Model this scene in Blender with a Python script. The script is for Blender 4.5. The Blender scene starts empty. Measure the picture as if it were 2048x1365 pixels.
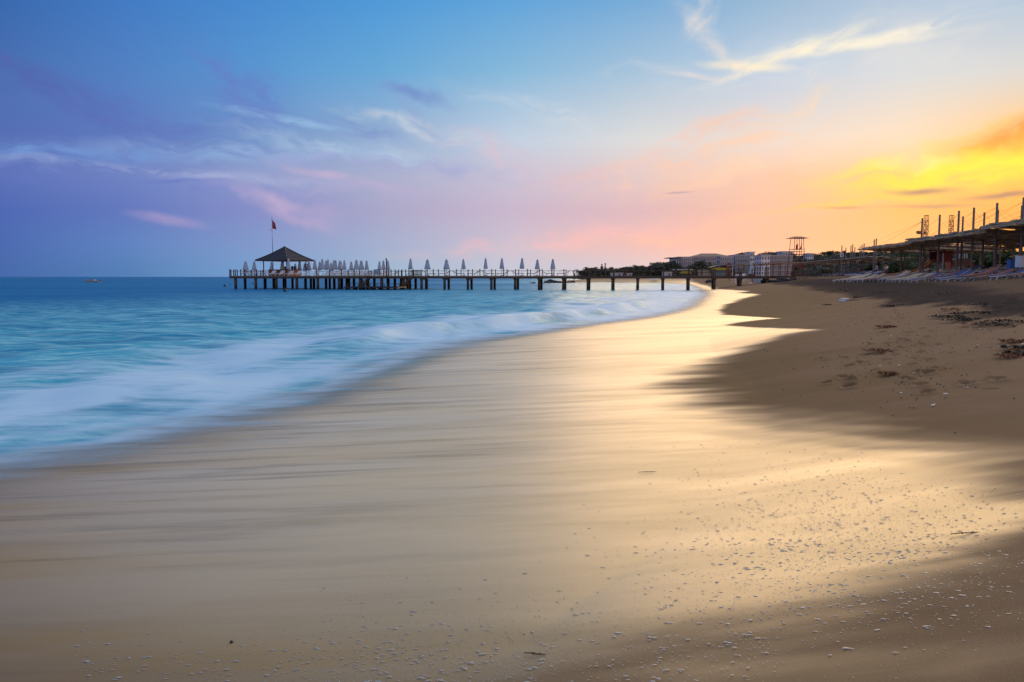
import bpy, bmesh, math, random
import numpy as np
from mathutils import Vector, Matrix

R = math.radians
random.seed(11)
RNG = np.random.default_rng(5)
scene = bpy.context.scene
COL = scene.collection

# ------------------------------------------------------------------ camera
W0, H0, FPX = 2048.0, 1365.0, 1593.0
EYE = 2.0
PITCH = math.atan((H0 / 2 - 554.0) / FPX)
cam_data = bpy.data.cameras.new('camera')
cam_data.sensor_width = 36.0
cam_data.lens = 36.0 * FPX / W0
cam_data.clip_start = 0.05
cam_data.clip_end = 90000.0
cam = bpy.data.objects.new('camera', cam_data)
COL.objects.link(cam)
cam.location = (0, 0, EYE)
cam.rotation_euler = (math.pi / 2 - PITCH, 0, 0)
scene.camera = cam

CP, SP = math.cos(PITCH), math.sin(PITCH)


def ray(x, y):
    v = H0 / 2 - y
    return Vector((x - W0 / 2, FPX * CP + v * SP, -FPX * SP + v * CP)).normalized()


def at(x, y, Y):
    """the point seen at photo pixel (x, y) that lies Y metres ahead"""
    d = ray(x, y)
    return Vector((0, 0, EYE)) + d * (Y / d.y)


def azel(x, y):
    d = ray(x, y)
    return math.degrees(math.atan2(d.x, d.y)), math.degrees(math.asin(d.z))


def lin(c):
    c = c / 255.0
    return c / 12.92 if c <= 0.04045 else ((c + 0.055) / 1.055) ** 2.4


def rgb(r, g, b, k=1.0):
    return (lin(r) * k, lin(g) * k, lin(b) * k, 1.0)


# ------------------------------------------------------------------ view transform
scene.view_settings.view_transform = 'Standard'
scene.view_settings.look = 'None'
scene.view_settings.exposure = 0.0
scene.view_settings.gamma = 1.0
scene.view_settings.use_curve_mapping = False
scene.cycles.use_denoising = True
scene.cycles.max_bounces = 6
scene.cycles.transparent_max_bounces = 12
scene.cycles.caustics_reflective = False
scene.cycles.caustics_refractive = False

# ------------------------------------------------------------------ sun: just on the horizon, behind the canopies
SUN_AZ, SUN_EL = 27.0, 11.5
sun_data = bpy.data.lights.new('sun', 'SUN')
sun_data.energy = 2.5
sun_data.angle = R(48.0)
sun_data.color = (1.0, 0.63, 0.26)
sun = bpy.data.objects.new('sun', sun_data)
COL.objects.link(sun)
sd = Vector((math.sin(R(SUN_AZ)) * math.cos(R(SUN_EL)), math.cos(R(SUN_AZ)) * math.cos(R(SUN_EL)), math.sin(R(SUN_EL))))
sun.rotation_euler = sd.to_track_quat('Z', 'Y').to_euler()
sun.location = (0, 0, 60)


# ------------------------------------------------------------------ node helper
class NT:
    def __init__(self, tree):
        self.t = tree
        self.n = tree.nodes
        self.l = tree.links

    def _set(self, sock, v):
        if v is None:
            return
        if isinstance(v, bpy.types.NodeSocket):
            self.l.new(v, sock)
        else:
            if hasattr(sock.default_value, '__len__') and not isinstance(v, (int, float)):
                n = len(sock.default_value)
                v = list(v)
                if len(v) == 3 and n == 4:
                    v = v + [1.0]
                sock.default_value = v[:n]
            else:
                sock.default_value = v

    def math(self, op, a, b=None, c=None, clamp=False):
        n = self.n.new('ShaderNodeMath')
        n.operation = op
        n.use_clamp = clamp
        for i, v in enumerate((a, b, c)):
            self._set(n.inputs[i], v)
        return n.outputs[0]

    def vmath(self, op, a, b=None, out=0):
        n = self.n.new('ShaderNodeVectorMath')
        n.operation = op
        self._set(n.inputs[0], a)
        if b is not None:
            if op == 'SCALE':
                self._set(n.inputs['Scale'], b)
            else:
                self._set(n.inputs[1], b)
        return n.outputs[out]

    def mapr(self, v, a, b, c=0.0, d=1.0, smooth=True):
        n = self.n.new('ShaderNodeMapRange')
        n.interpolation_type = 'SMOOTHSTEP' if smooth else 'LINEAR'
        n.clamp = True
        for i, x in enumerate((v, a, b, c, d)):
            self._set(n.inputs[i], x)
        return n.outputs[0]

    def mix(self, f, a, b, blend='MIX'):
        n = self.n.new('ShaderNodeMix')
        n.data_type = 'RGBA'
        n.blend_type = blend
        n.clamp_factor = True
        self._set(n.inputs[0], f)
        self._set(n.inputs[6], a)
        self._set(n.inputs[7], b)
        return n.outputs[2]

    def noise(self, vec, scale=1.0, detail=4.0, rough=0.55, dist=0.0, out=0):
        n = self.n.new('ShaderNodeTexNoise')
        self._set(n.inputs['Vector'], vec)
        n.inputs['Scale'].default_value = scale
        n.inputs['Detail'].default_value = detail
        n.inputs['Roughness'].default_value = rough
        n.inputs['Distortion'].default_value = dist
        return n.outputs[out]

    def mapping(self, vec, loc=(0, 0, 0), rot=(0, 0, 0), scale=(1, 1, 1), kind='POINT'):
        n = self.n.new('ShaderNodeMapping')
        n.vector_type = kind
        self._set(n.inputs['Vector'], vec)
        n.inputs['Location'].default_value = loc
        n.inputs['Rotation'].default_value = rot
        n.inputs['Scale'].default_value = scale
        return n.outputs[0]

    def ramp(self, f, stops, interp='LINEAR'):
        n = self.n.new('ShaderNodeValToRGB')
        r = n.color_ramp
        r.interpolation = interp
        while len(r.elements) < len(stops):
            r.elements.new(0.5)
        for e, (p, c) in zip(r.elements, stops):
            e.position = p
            e.color = c if len(c) == 4 else (*c, 1.0)
        self._set(n.inputs[0], f)
        return n.outputs[0]

    def attr(self, name, out='Fac'):
        n = self.n.new('ShaderNodeAttribute')
        n.attribute_name = name
        return n.outputs[out]

    def comb(self, x, y, z):
        n = self.n.new('ShaderNodeCombineXYZ')
        for i, v in enumerate((x, y, z)):
            self._set(n.inputs[i], v)
        return n.outputs[0]

    def sep(self, v):
        n = self.n.new('ShaderNodeSeparateXYZ')
        self._set(n.inputs[0], v)
        return n.outputs

    def coord(self, out='Generated'):
        return self.n.new('ShaderNodeTexCoord').outputs[out]

    def pos(self):
        return self.n.new('ShaderNodeNewGeometry').outputs['Position']

    def bump(self, h, strength=0.3, dist=0.02, normal=None):
        n = self.n.new('ShaderNodeBump')
        self._set(n.inputs['Strength'], strength)
        self._set(n.inputs['Distance'], dist)
        self._set(n.inputs['Height'], h)
        if normal is not None:
            self._set(n.inputs['Normal'], normal)
        return n.outputs[0]

    def new(self, kind, **kw):
        n = self.n.new(kind)
        for k, v in kw.items():
            self._set(n.inputs[k.replace('_', ' ')], v)
        return n

    def mixsh(self, f, a, b):
        n = self.n.new('ShaderNodeMixShader')
        self._set(n.inputs[0], f)
        self.l.new(a, n.inputs[1])
        self.l.new(b, n.inputs[2])
        return n.outputs[0]


def new_mat(name):
    m = bpy.data.materials.new(name)
    m.use_nodes = True
    m.node_tree.nodes.clear()
    nt = NT(m.node_tree)
    out = m.node_tree.nodes.new('ShaderNodeOutputMaterial')
    return m, nt, out


# ------------------------------------------------------------------ sky (world)
def build_sky():
    world = bpy.data.worlds.new('World')
    scene.world = world
    world.use_nodes = True
    world.cycles.sampling_method = 'MANUAL'
    world.cycles.sample_map_resolution = 512
    world.node_tree.nodes.clear()
    nt = NT(world.node_tree)
    d = nt.coord('Generated')
    x, y, z = nt.sep(d)
    az = nt.math('MULTIPLY', nt.math('ARCTAN2', x, y), 180 / math.pi)
    el = nt.math('MULTIPLY', nt.math('ARCSINE', z), 180 / math.pi)
    ef = nt.math('DIVIDE', el, 90.0, clamp=True)
    ROWS = [545, 490, 420, 350, 280, 140, 0]
    G = {
        0:    [(63, 102, 169), (65, 100, 175), (69, 98, 177), (87, 108, 181), (81, 104, 177), (67, 106, 173), (51, 98, 169)],
        256:  [(77, 124, 181), (87, 126, 191), (91, 114, 187), (107, 126, 191), (91, 116, 187), (77, 124, 191), (61, 118, 191)],
        512:  [(111, 156, 204), (121, 148, 200), (127, 136, 196), (135, 152, 200), (107, 142, 196), (83, 146, 206), (67, 134, 204)],
        768:  [(149, 178, 206), (157, 170, 204), (163, 160, 196), (165, 172, 202), (147, 172, 206), (99, 164, 212), (73, 150, 213)],
        1024: [(188, 194, 212), (196, 186, 206), (196, 176, 200), (196, 190, 210), (190, 204, 222), (129, 180, 215), (91, 160, 215)],
        1280: [(208, 196, 204), (232, 182, 180), (216, 176, 184), (222, 196, 194), (216, 214, 214), (159, 190, 215), (111, 166, 212)],
        1536: [(248, 196, 164), (252, 178, 150), (240, 180, 152), (240, 190, 162), (229, 212, 204), (182, 200, 222), (143, 178, 208)],
        1800: [(255, 182, 124), (255, 176, 110), (255, 176, 92), (253, 192, 112), (241, 210, 180), (200, 207, 214), (166, 188, 212)],
        2048: [(255, 166, 76), (255, 160, 66), (255, 164, 66), (255, 188, 70), (255, 190, 90), (208, 206, 204), (166, 190, 214)],
    }
    zen_fill = (150, 178, 208)  # unseen zenith brightened as fill light for the sand
    top = {0: (72, 116, 186), 256: (72, 124, 198), 512: (74, 132, 206), 768: (82, 142, 212), 1024: (96, 154, 216), 1280: (114, 162, 214),
           1536: (134, 170, 210), 1800: (150, 176, 208), 2048: (152, 178, 210)}

    def column(px):
        st = []
        for r, c in zip(ROWS, G[px]):
            e = max(azel(px, r)[1], 0.0) / 90.0
            st.append((e, rgb(*c)))
        st.append((34 / 90.0, rgb(*top[px])))
        st.append((75 / 90.0, rgb(*zen_fill)))
        return st

    cols = [(azel(px, 545)[0], column(px)) for px in sorted(G)]

    def like(px, a):
        return (a, column(px))

    # outside the frame: sunset glow, then unseen eastern sky brightened to light the sand
    east_fill = [(0.0, rgb(120, 130, 180)), (5 / 90, rgb(204, 170, 176)), (14 / 90, rgb(216, 192, 190)), (30 / 90, rgb(180, 182, 204)), (75 / 90, rgb(*zen_fill))]
    cols = [(-179, east_fill), (-140, east_fill), like(256, -95), like(0, -60)] + cols + [like(2048, 42), like(1800, 54), like(1536, 68), like(1280, 90), (140, east_fill), (179, east_fill)]
    col = None
    prev = None
    for a, st in cols:
        c = nt.ramp(ef, st, 'LINEAR')
        if col is None:
            col = c
        else:
            f = nt.mapr(az, prev, a, 0, 1, smooth=False)
            col = nt.mix(f, col, c)
        prev = a

    p2 = nt.comb(az, el, 0.0)
    warp = nt.noise(p2, 0.22, 3.0, 0.55, out=1)
    p2w = nt.vmath('ADD', p2, nt.vmath('SCALE', nt.vmath('SUBTRACT', warp, (0.5, 0.5, 0.5)), 3.2))
    p2w2 = nt.vmath('ADD', p2, nt.vmath('SCALE', nt.vmath('SUBTRACT', warp, (0.5, 0.5, 0.5)), 0.8))
    # a few streaked cloud textures, shared by all the clouds that drift the same way
    fields = []
    for i, (ang, kx, ky, det) in enumerate(((-30, 0.9, 3.2, 5), (-13, 0.6, 2.2, 5), (-3, 0.55, 3.0, 5), (8, 0.62, 3.3, 6), (16, 0.75, 3.3, 6), (36, 1.0, 3.0, 5))):
        qn = nt.mapping(p2w, (13.7 * i, 5.1 * i, 0), (0, 0, R(ang)), (1, 1, 1), 'TEXTURE')
        qn = nt.mapping(qn, (0, 0, 3.1 * i), (0, 0, 0), (kx * 0.25, ky * 0.25, 1))
        fine = nt.mapping(qn, (7.3, 2.9, 0.4), (0, 0, R(3)), (2.3, 3.1, 1))
        fields.append((ang, nt.math('ADD', nt.math('MULTIPLY', nt.noise(qn, 1.0, det, 0.55), 0.64), nt.math('MULTIPLY', nt.noise(fine, 1.0, 6, 0.6, 0.4), 0.36))))

    def cloud(px, py, lx, ly, ang, colour, amt, k=None, lo=0.38, hi=0.66, seed=0, gain=1.0, warped=True):
        nonlocal col
        a, e = azel(px, py)
        q = nt.mapping(p2w if warped else p2w2, (a, e, 0), (0, 0, R(ang)), (lx / 27.0, ly / 27.0, 1), 'TEXTURE')
        r = nt.vmath('LENGTH', q, out=1)
        w = nt.mapr(r, 1.0, 0.0)
        fld = min(fields, key=lambda t: abs(t[0] - ang))[1]
        f = nt.math('MULTIPLY', nt.math('MULTIPLY', w, nt.mapr(fld, lo, hi)), amt, clamp=True)
        col = nt.mix(f, col, rgb(*colour, gain))

    for c in CLOUDS:
        cloud(*c[0], **c[1])

    # low sun Nishita sky underneath everything, faint at this hour
    sky = nt.n.new('ShaderNodeTexSky')
    sky.sky_type = 'NISHITA'
    sky.sun_disc = False
    sky.sun_elevation = R(SUN_EL)
    sky.sun_rotation = R(SUN_AZ)
    add = nt.mix(0.004, col, sky.outputs[0], 'ADD')
    bg = nt.new('ShaderNodeBackground', Color=add, Strength=1.0)
    out = nt.n.new('ShaderNodeOutputWorld')
    nt.l.new(bg.outputs[0], out.inputs[0])


CLOUDS = [
    # broad violet veils on the left
    ((640, 245, 260, 26, -8, (108, 128, 196), 0.85), dict(warped=False, k=(0.7, 3.4), seed=2)),
    ((830, 180, 110, 20, -18, (112, 138, 198), 0.85), dict(k=(1.0, 4.0), lo=0.34, hi=0.6, seed=13)),
    ((850, 235, 170, 26, -38, (140, 158, 206), 0.8), dict(k=(0.8, 3.4), seed=17)),
    ((560, 302, 440, 34, 2, (152, 184, 222), 0.9), dict(warped=False, k=(0.5, 2.6), seed=23)),
    ((120, 305, 460, 28, 3, (112, 152, 212), 0.9), dict(warped=False, k=(0.5, 2.6), seed=31)),
    ((700, 390, 420, 60, -4, (178, 168, 206), 0.6), dict(warped=False, k=(0.6, 2.6), seed=41)),
    ((300, 370, 460, 34, -3, (94, 118, 196), 0.5), dict(warped=False, k=(0.5, 3.0), lo=0.36, hi=0.62, seed=43)),
    ((200, 350, 300, 14, -2, (130, 140, 202), 0.5), dict(warped=False, k=(0.5, 3.6), lo=0.4, hi=0.6, seed=47)),
    ((60, 160, 260, 40, -24, (80, 92, 166), 0.85), dict(lo=0.36, hi=0.66)),
    ((180, 205, 300, 46, -18, (86, 100, 176), 0.85), dict(lo=0.38, hi=0.66)),
    ((480, 165, 150, 70, -38, (98, 120, 194), 0.9), dict(lo=0.36, hi=0.66)),
    ((505, 195, 80, 60, 40, (100, 122, 194), 0.75), dict(lo=0.34, hi=0.66)),
    ((330, 240, 420, 40, -6, (92, 108, 186), 0.8), dict(lo=0.38, hi=0.64)),
    ((700, 300, 320, 34, -9, (178, 202, 226), 0.9), dict(lo=0.38, hi=0.64)),
    ((560, 235, 180, 12, -7, (152, 192, 226), 0.9), dict(lo=0.36, hi=0.62, warped=False)),
    ((900, 270, 300, 26, -14, (214, 216, 220), 0.8), dict(lo=0.38, hi=0.64)),
    ((760, 330, 420, 34, -4, (160, 160, 208), 0.8), dict(lo=0.38, hi=0.64)),
    ((330, 345, 420, 14, -2, (160, 172, 212), 0.9), dict(lo=0.38, hi=0.6, warped=False)),
    ((380, 362, 120, 7, 3, (96, 116, 192), 0.8), dict(lo=0.34, hi=0.56, warped=False)),
    ((700, 360, 200, 12, -10, (200, 176, 206), 0.8), dict(lo=0.36, hi=0.6, warped=False)),
    ((1040, 330, 260, 40, -22, (214, 186, 202), 0.85), dict(lo=0.36, hi=0.66)),
    ((1330, 300, 260, 26, 18, (240, 200, 190), 0.85), dict(lo=0.36, hi=0.62)),
    ((1200, 345, 240, 26, 12, (226, 186, 190), 0.85), dict(lo=0.36, hi=0.64)),
    ((1130, 225, 300, 30, -14, (208, 216, 224), 0.75), dict(lo=0.38, hi=0.64)),
    ((1500, 345, 320, 36, 13, (248, 194, 166), 0.75), dict(lo=0.38, hi=0.64)),
    # small pink shreds over the pier
    ((335, 439, 95, 15, -9, (184, 160, 204), 0.55), dict(warped=False, k=(1.2, 3.4), lo=0.22, hi=0.55, seed=5)),
    ((555, 400, 150, 24, -16, (196, 172, 206), 0.8), dict(k=(1.0, 3.6), lo=0.28, hi=0.6, seed=61)),
    ((600, 430, 90, 20, -14, (198, 170, 204), 0.5), dict(k=(1.2, 3.6), lo=0.26, hi=0.6, seed=67)),
    ((1120, 480, 420, 26, 6, (246, 184, 182), 0.85), dict(k=(0.5, 2.8), lo=0.3, hi=0.64, seed=79)),
    ((1400, 462, 420, 22, 8, (250, 188, 162), 0.65), dict(k=(0.5, 3.0), lo=0.3, hi=0.64, seed=83)),
    # warm streaks right of the middle
    ((1380, 330, 330, 34, 16, (244, 196, 176), 0.8), dict(k=(0.6, 3.2), lo=0.34, hi=0.62, seed=97)),
    ((1440, 262, 300, 26, 14, (238, 196, 174), 0.75), dict(k=(0.6, 3.4), lo=0.36, hi=0.62, seed=101)),
    ((1590, 214, 110, 26, 22, (248, 210, 166), 0.7), dict(k=(0.9, 3.2), lo=0.3, hi=0.58, seed=103)),
    ((1540, 272, 260, 16, 14, (246, 202, 168), 0.7), dict(k=(0.7, 3.6), lo=0.36, hi=0.6, seed=107)),
    ((1560, 320, 300, 40, 10, (244, 208, 178), 0.6), dict(k=(0.6, 3.0), lo=0.34, hi=0.62, seed=113)),
    # white wisps high up: soft sheets with finer filaments in them
    ((1630, 108, 380, 62, 9, (224, 222, 218), 0.6), dict(lo=0.3, hi=0.75)),
    ((1850, 95, 330, 70, 6, (218, 214, 212), 0.5), dict(lo=0.3, hi=0.75)),
    ((1395, 18, 70, 44, 40, (236, 224, 214), 0.75), dict(lo=0.34, hi=0.7)),
    ((1412, 70, 130, 26, -46, (216, 212, 214), 0.6), dict(lo=0.32, hi=0.72, warped=False)),
    ((1455, 112, 90, 18, -34, (232, 218, 206), 0.6), dict(lo=0.3, hi=0.7, warped=False)),
    ((1760, 76, 230, 13, 6, (246, 236, 214), 0.85), dict(lo=0.34, hi=0.62, warped=False)),
    ((1690, 96, 240, 13, 2, (250, 238, 212), 0.8), dict(lo=0.36, hi=0.62, warped=False)),
    ((1575, 112, 210, 15, 16, (252, 236, 204), 0.85), dict(lo=0.34, hi=0.62, warped=False)),
    ((1490, 132, 120, 13, -7, (252, 234, 202), 0.95), dict(lo=0.3, hi=0.6, warped=False)),
    ((1620, 90, 120, 20, 10, (252, 240, 212), 0.7), dict(lo=0.3, hi=0.64, warped=False)),
    ((1345, 140, 170, 18, -5, (210, 210, 218), 0.55), dict(lo=0.36, hi=0.66)),
    ((1390, 152, 90, 9, -8, (236, 220, 208), 0.6), dict(lo=0.3, hi=0.62, warped=False)),
    # sunset gold
    ((1980, 316, 380, 52, 9, (255, 214, 36), 0.95), dict(k=(0.5, 2.6), lo=0.2, hi=0.56, seed=173)),
    ((1900, 315, 300, 34, 8, (255, 230, 50), 1.0), dict(k=(0.7, 3.4), lo=0.36, hi=0.6, seed=179)),
    ((2060, 320, 240, 40, 8, (255, 236, 40), 0.95), dict(k=(0.6, 3.2), lo=0.3, hi=0.58, seed=181)),
    ((1840, 318, 90, 22, 4, (255, 240, 140), 1.0), dict(k=(0.9, 3.4), lo=0.24, hi=0.56, seed=191)),
    ((1920, 352, 260, 16, 5, (255, 222, 44), 0.85), dict(k=(0.6, 3.6), lo=0.36, hi=0.58, seed=193)),
    ((1960, 262, 300, 22, 14, (255, 210, 130), 0.85), dict(k=(0.6, 3.6), lo=0.34, hi=0.6, seed=197)),
    ((1700, 408, 240, 12, 8, (255, 200, 70), 0.75), dict(k=(0.6, 3.4), lo=0.3, hi=0.56, seed=199)),
    ((2040, 266, 170, 42, 10, (248, 140, 40), 1.0), dict(k=(0.9, 2.6), lo=0.22, hi=0.55, seed=211)),
    # little dark bars near the horizon
    ((1845, 382, 80, 9, 0, (176, 128, 100), 1.0), dict(warped=False, lo=0.05, hi=0.4)),
    ((2010, 388, 90, 8, 4, (176, 122, 96), 1.0), dict(warped=False, lo=0.05, hi=0.4)),
    ((1870, 410, 110, 6, 0, (196, 140, 100), 0.9), dict(warped=False, lo=0.05, hi=0.4)),
    ((1690, 416, 70, 5, 0, (206, 148, 110), 0.85), dict(warped=False, lo=0.05, hi=0.4)),
    ((1357, 387, 36, 3.5, 0, (180, 152, 168), 0.85), dict(warped=False, lo=0.2, hi=0.5, seed=251)),
]
build_sky()


# ------------------------------------------------------------------ object helpers
def tag(o, label=None, cat=None, group=None, kind=None):
    if label:
        o['label'] = label
    if cat:
        o['category'] = cat
    if group:
        o['group'] = group
    if kind:
        o['kind'] = kind
    return o


def empty(name, loc=(0, 0, 0), rz=0.0, label=None, cat=None, group=None):
    o = bpy.data.objects.new(name, None)
    o.empty_display_size = 0.2
    COL.objects.link(o)
    o.location = loc
    o.rotation_euler = (0, 0, rz)
    return tag(o, label, cat, group)


class MB:
    """collects simple solids and links them as one mesh object"""

    def __init__(self):
        self.v, self.f = [], []

    def add(self, vs, fs):
        b = len(self.v)
        self.v.extend(tuple(p) for p in vs)
        self.f.extend(tuple(i + b for i in f) for f in fs)
        return self

    def box(self, c, s, rz=0.0, m=None):
        hx, hy, hz = s[0] / 2, s[1] / 2, s[2] / 2
        vs = [Vector((sx * hx, sy * hy, sz * hz)) for sz in (-1, 1) for sy in (-1, 1) for sx in (-1, 1)]
        if m is not None:
            vs = [m @ p for p in vs]
        if rz:
            rm = Matrix.Rotation(rz, 3, 'Z')
            vs = [rm @ p for p in vs]
        c = Vector(c)
        return self.add([p + c for p in vs], [(0, 2, 3, 1), (4, 5, 7, 6), (0, 1, 5, 4), (2, 6, 7, 3), (0, 4, 6, 2), (1, 3, 7, 5)])

    def bar(self, a, b, w, h=None, up=(0, 0, 1)):
        a, b = Vector(a), Vector(b)
        h = w if h is None else h
        d = (b - a).normalized()
        up = Vector(up)
        if abs(d.dot(up)) > 0.98:
            up = Vector((0, 1, 0))
        s = d.cross(up).normalized() * (w / 2)
        u = s.cross(d).normalized() * (h / 2)
        vs = [p + i * s + j * u for p in (a, b) for i, j in ((-1, -1), (1, -1), (1, 1), (-1, 1))]
        return self.add(vs, [(3, 2, 1, 0), (4, 5, 6, 7), (0, 1, 5, 4), (1, 2, 6, 5), (2, 3, 7, 6), (3, 0, 4, 7)])

    def tube(self, pts, rad, n=8, cap=True):
        pts = [Vector(p) for p in pts]
        rr = rad if isinstance(rad, (list, tuple)) else [rad] * len(pts)
        base = len(self.v)
        for i, p in enumerate(pts):
            d = (pts[min(i + 1, len(pts) - 1)] - pts[max(i - 1, 0)]).normalized()
            up = Vector((0, 0, 1)) if abs(d.z) < 0.95 else Vector((0, 1, 0))
            s = d.cross(up).normalized()
            u = s.cross(d).normalized()
            for k in range(n):
                t = 2 * math.pi * k / n
                self.v.append(tuple(p + (s * math.cos(t) + u * math.sin(t)) * rr[i]))
        for i in range(len(pts) - 1):
            for k in range(n):
                a = base + i * n + k
                b = base + i * n + (k + 1) % n
                self.f.append((a, b, b + n, a + n))
        if cap:
            self.f.append(tuple(base + k for k in range(n))[::-1])
            self.f.append(tuple(base + (len(pts) - 1) * n + k for k in range(n)))
        return self

    def lathe(self, prof, n=12, c=(0, 0, 0), flute=0.0, phase=0.0):
        base = len(self.v)
        for (r, z) in prof:
            for k in range(n):
                t = 2 * math.pi * k / n + phase
                q = r * (1 + flute * (1 if k % 2 else -1))
                self.v.append((c[0] + q * math.cos(t), c[1] + q * math.sin(t), c[2] + z))
        for i in range(len(prof) - 1):
            for k in range(n):
                a = base + i * n + k
                b = base + i * n + (k + 1) % n
                self.f.append((a, b, b + n, a + n))
        self.f.append(tuple(base + k for k in range(n))[::-1])
        self.f.append(tuple(base + (len(prof) - 1) * n + k for k in range(n)))
        return self

    def mesh(self, name, mat, smooth=False):
        me = bpy.data.meshes.new(name)
        me.from_pydata(self.v, [], self.f)
        me.update()
        if mat is not None:
            me.materials.append(mat)
        if smooth:
            me.polygons.foreach_set('use_smooth', [True] * len(me.polygons))
        return me

    def build(self, name, mat, parent=None, smooth=False, loc=None):
        o = bpy.data.objects.new(name, self.mesh(name, mat, smooth))
        COL.objects.link(o)
        if parent is not None:
            o.parent = parent
        if loc is not None:
            o.location = loc
        return o


def inst(name, me, parent=None, loc=(0, 0, 0), rz=0.0, scale=None):
    o = bpy.data.objects.new(name, me)
    COL.objects.link(o)
    o.parent = parent
    o.location = loc
    o.rotation_euler = (0, 0, rz)
    if scale is not None:
        o.scale = scale
    return o


KIDS = {}


def copy_tree(o, parent=None):
    c = o.copy()
    COL.objects.link(c)
    c.parent = parent
    for ch in list(o.children):
        copy_tree(ch, c)
    return c


def grid_mesh(name, xs, ys, zf, attrs, mat, keep=None, smooth=True):
    X, Y = np.meshgrid(xs, ys)
    Z = zf(X, Y)
    nx, ny = len(xs), len(ys)
    co = np.stack([X.ravel(), Y.ravel(), Z.ravel()], 1)
    i = np.arange(nx * ny).reshape(ny, nx)
    quads = np.stack([i[:-1, :-1].ravel(), i[:-1, 1:].ravel(), i[1:, 1:].ravel(), i[1:, :-1].ravel()], 1)
    vals = {k: np.asarray(f(X, Y), dtype=np.float32).ravel() for k, f in attrs.items()}
    if keep is not None:
        kv = keep(X, Y).ravel()
        quads = quads[kv[quads].any(1)]
        used = np.unique(quads)
        remap = -np.ones(len(co), dtype=np.int64)
        remap[used] = np.arange(len(used))
        quads = remap[quads]
        co = co[used]
        vals = {k: v[used] for k, v in vals.items()}
    me = bpy.data.meshes.new(name)
    me.vertices.add(len(co))
    me.vertices.foreach_set('co', co.astype(np.float32).ravel())
    me.loops.add(quads.size)
    me.loops.foreach_set('vertex_index', quads.astype(np.int32).ravel())
    me.polygons.add(len(quads))
    me.polygons.foreach_set('loop_start', np.arange(0, quads.size, 4, dtype=np.int32))
    me.polygons.foreach_set('use_smooth', np.full(len(quads), smooth))
    me.update(calc_edges=True)
    for k, v in vals.items():
        a = me.attributes.new(k, 'FLOAT', 'POINT')
        a.data.foreach_set('value', v.astype(np.float32))
    me.materials.append(mat)
    o = bpy.data.objects.new(name, me)
    COL.objects.link(o)
    return o


# ------------------------------------------------------------------ numpy noise
_P = RNG.random((256, 256))


def vnoise(x, y):
    xi, yi = np.floor(x).astype(np.int64), np.floor(y).astype(np.int64)
    fx, fy = x - xi, y - yi
    fx, fy = fx * fx * fx * (fx * (fx * 6 - 15) + 10), fy * fy * fy * (fy * (fy * 6 - 15) + 10)
    g = lambda a, b: _P[(yi + b) & 255, (xi + a) & 255]
    return (g(0, 0) * (1 - fx) + g(1, 0) * fx) * (1 - fy) + (g(0, 1) * (1 - fx) + g(1, 1) * fx) * fy


def fbm(x, y, o=4, g=0.5):
    a, s, t = 1.0, 0.0, 0.0
    for k in range(o):
        s = s + a * vnoise(x + 17.3 * k, y + 9.1 * k)
        t += a
        a *= g
        x, y = x * 2.03, y * 2.03
    return s / t


def sst(a, b, x):
    t = np.clip((x - a) / (b - a), 0, 1)
    return t * t * (3 - 2 * t)


# ------------------------------------------------------------------ the shore
SHORE = [(-95, -90), (-40, -32), (-18, -9), (-9.5, 2.0), (-5.4, 8.0), (-3.9, 10.8), (-3.1, 13.4), (-2.7, 16.8), (-1.95, 21.2), (-0.8, 25.1), (1.2, 28.7),
         (3.4, 33.2), (5.7, 37.2), (8.2, 42.5), (11.4, 51), (16.4, 69), (23.0, 94), (31.5, 133), (44, 196), (49, 228), (48, 245),
         (36, 262), (22, 270), (12, 275), (9.5, 280), (13, 288), (20, 315), (32, 400), (60, 700), (250, 3000), (4000, 42000)]


def catmull(pts, m=4):
    out = []
    p = [np.array(q, float) for q in pts]
    for i in range(len(p) - 1):
        a, b, c, d = p[max(i - 1, 0)], p[i], p[i + 1], p[min(i + 2, len(p) - 1)]
        la, lb, lc = np.linalg.norm(b - a) + 1e-6, np.linalg.norm(c - b), np.linalg.norm(d - c) + 1e-6
        t1 = (c - a) / (la + lb) * lb
        t2 = (d - b) / (lb + lc) * lb
        for k in range(m):
            t = k / m
            h = (2 * t**3 - 3 * t**2 + 1, t**3 - 2 * t**2 + t, -2 * t**3 + 3 * t**2, t**3 - t**2)
            out.append(h[0] * b + h[1] * t1 + h[2] * c + h[3] * t2)
    out.append(p[-1])
    return np.array(out)


SH = catmull(SHORE)


_SD = {}


def shore_dist(X, Y):
    """metres inland of the waterline (negative out at sea)"""
    key = (id(X), id(Y))
    if key in _SD and _SD[key][0] is X:
        return _SD[key][1]
    r = _shore_dist(X, Y)
    if getattr(X, 'size', 0) > 1000:
        _SD.clear()
        _SD[key] = (X, r)
    return r


def _shore_dist(X, Y):
    X = np.asarray(X, float)
    Y = np.asarray(Y, float)
    shp = X.shape
    x, y = X.ravel(), Y.ravel()
    best = np.full(x.shape, 1e18)
    sgn = np.ones(x.shape)
    for i in range(len(SH) - 1):
        ax, ay = SH[i]
        bx, by = SH[i + 1]
        dx, dy = bx - ax, by - ay
        L = dx * dx + dy * dy
        t = np.clip(((x - ax) * dx + (y - ay) * dy) / L, 0, 1)
        ex, ey = x - (ax + t * dx), y - (ay + t * dy)
        d2 = ex * ex + ey * ey
        cr = dy * (x - ax) - dx * (y - ay)
        m = d2 < best - 1e-9
        best = np.where(m, d2, best)
        sgn = np.where(m, np.where(cr >= 0, 1.0, -1.0), sgn)
    return (np.sqrt(best) * sgn).reshape(shp)


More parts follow.
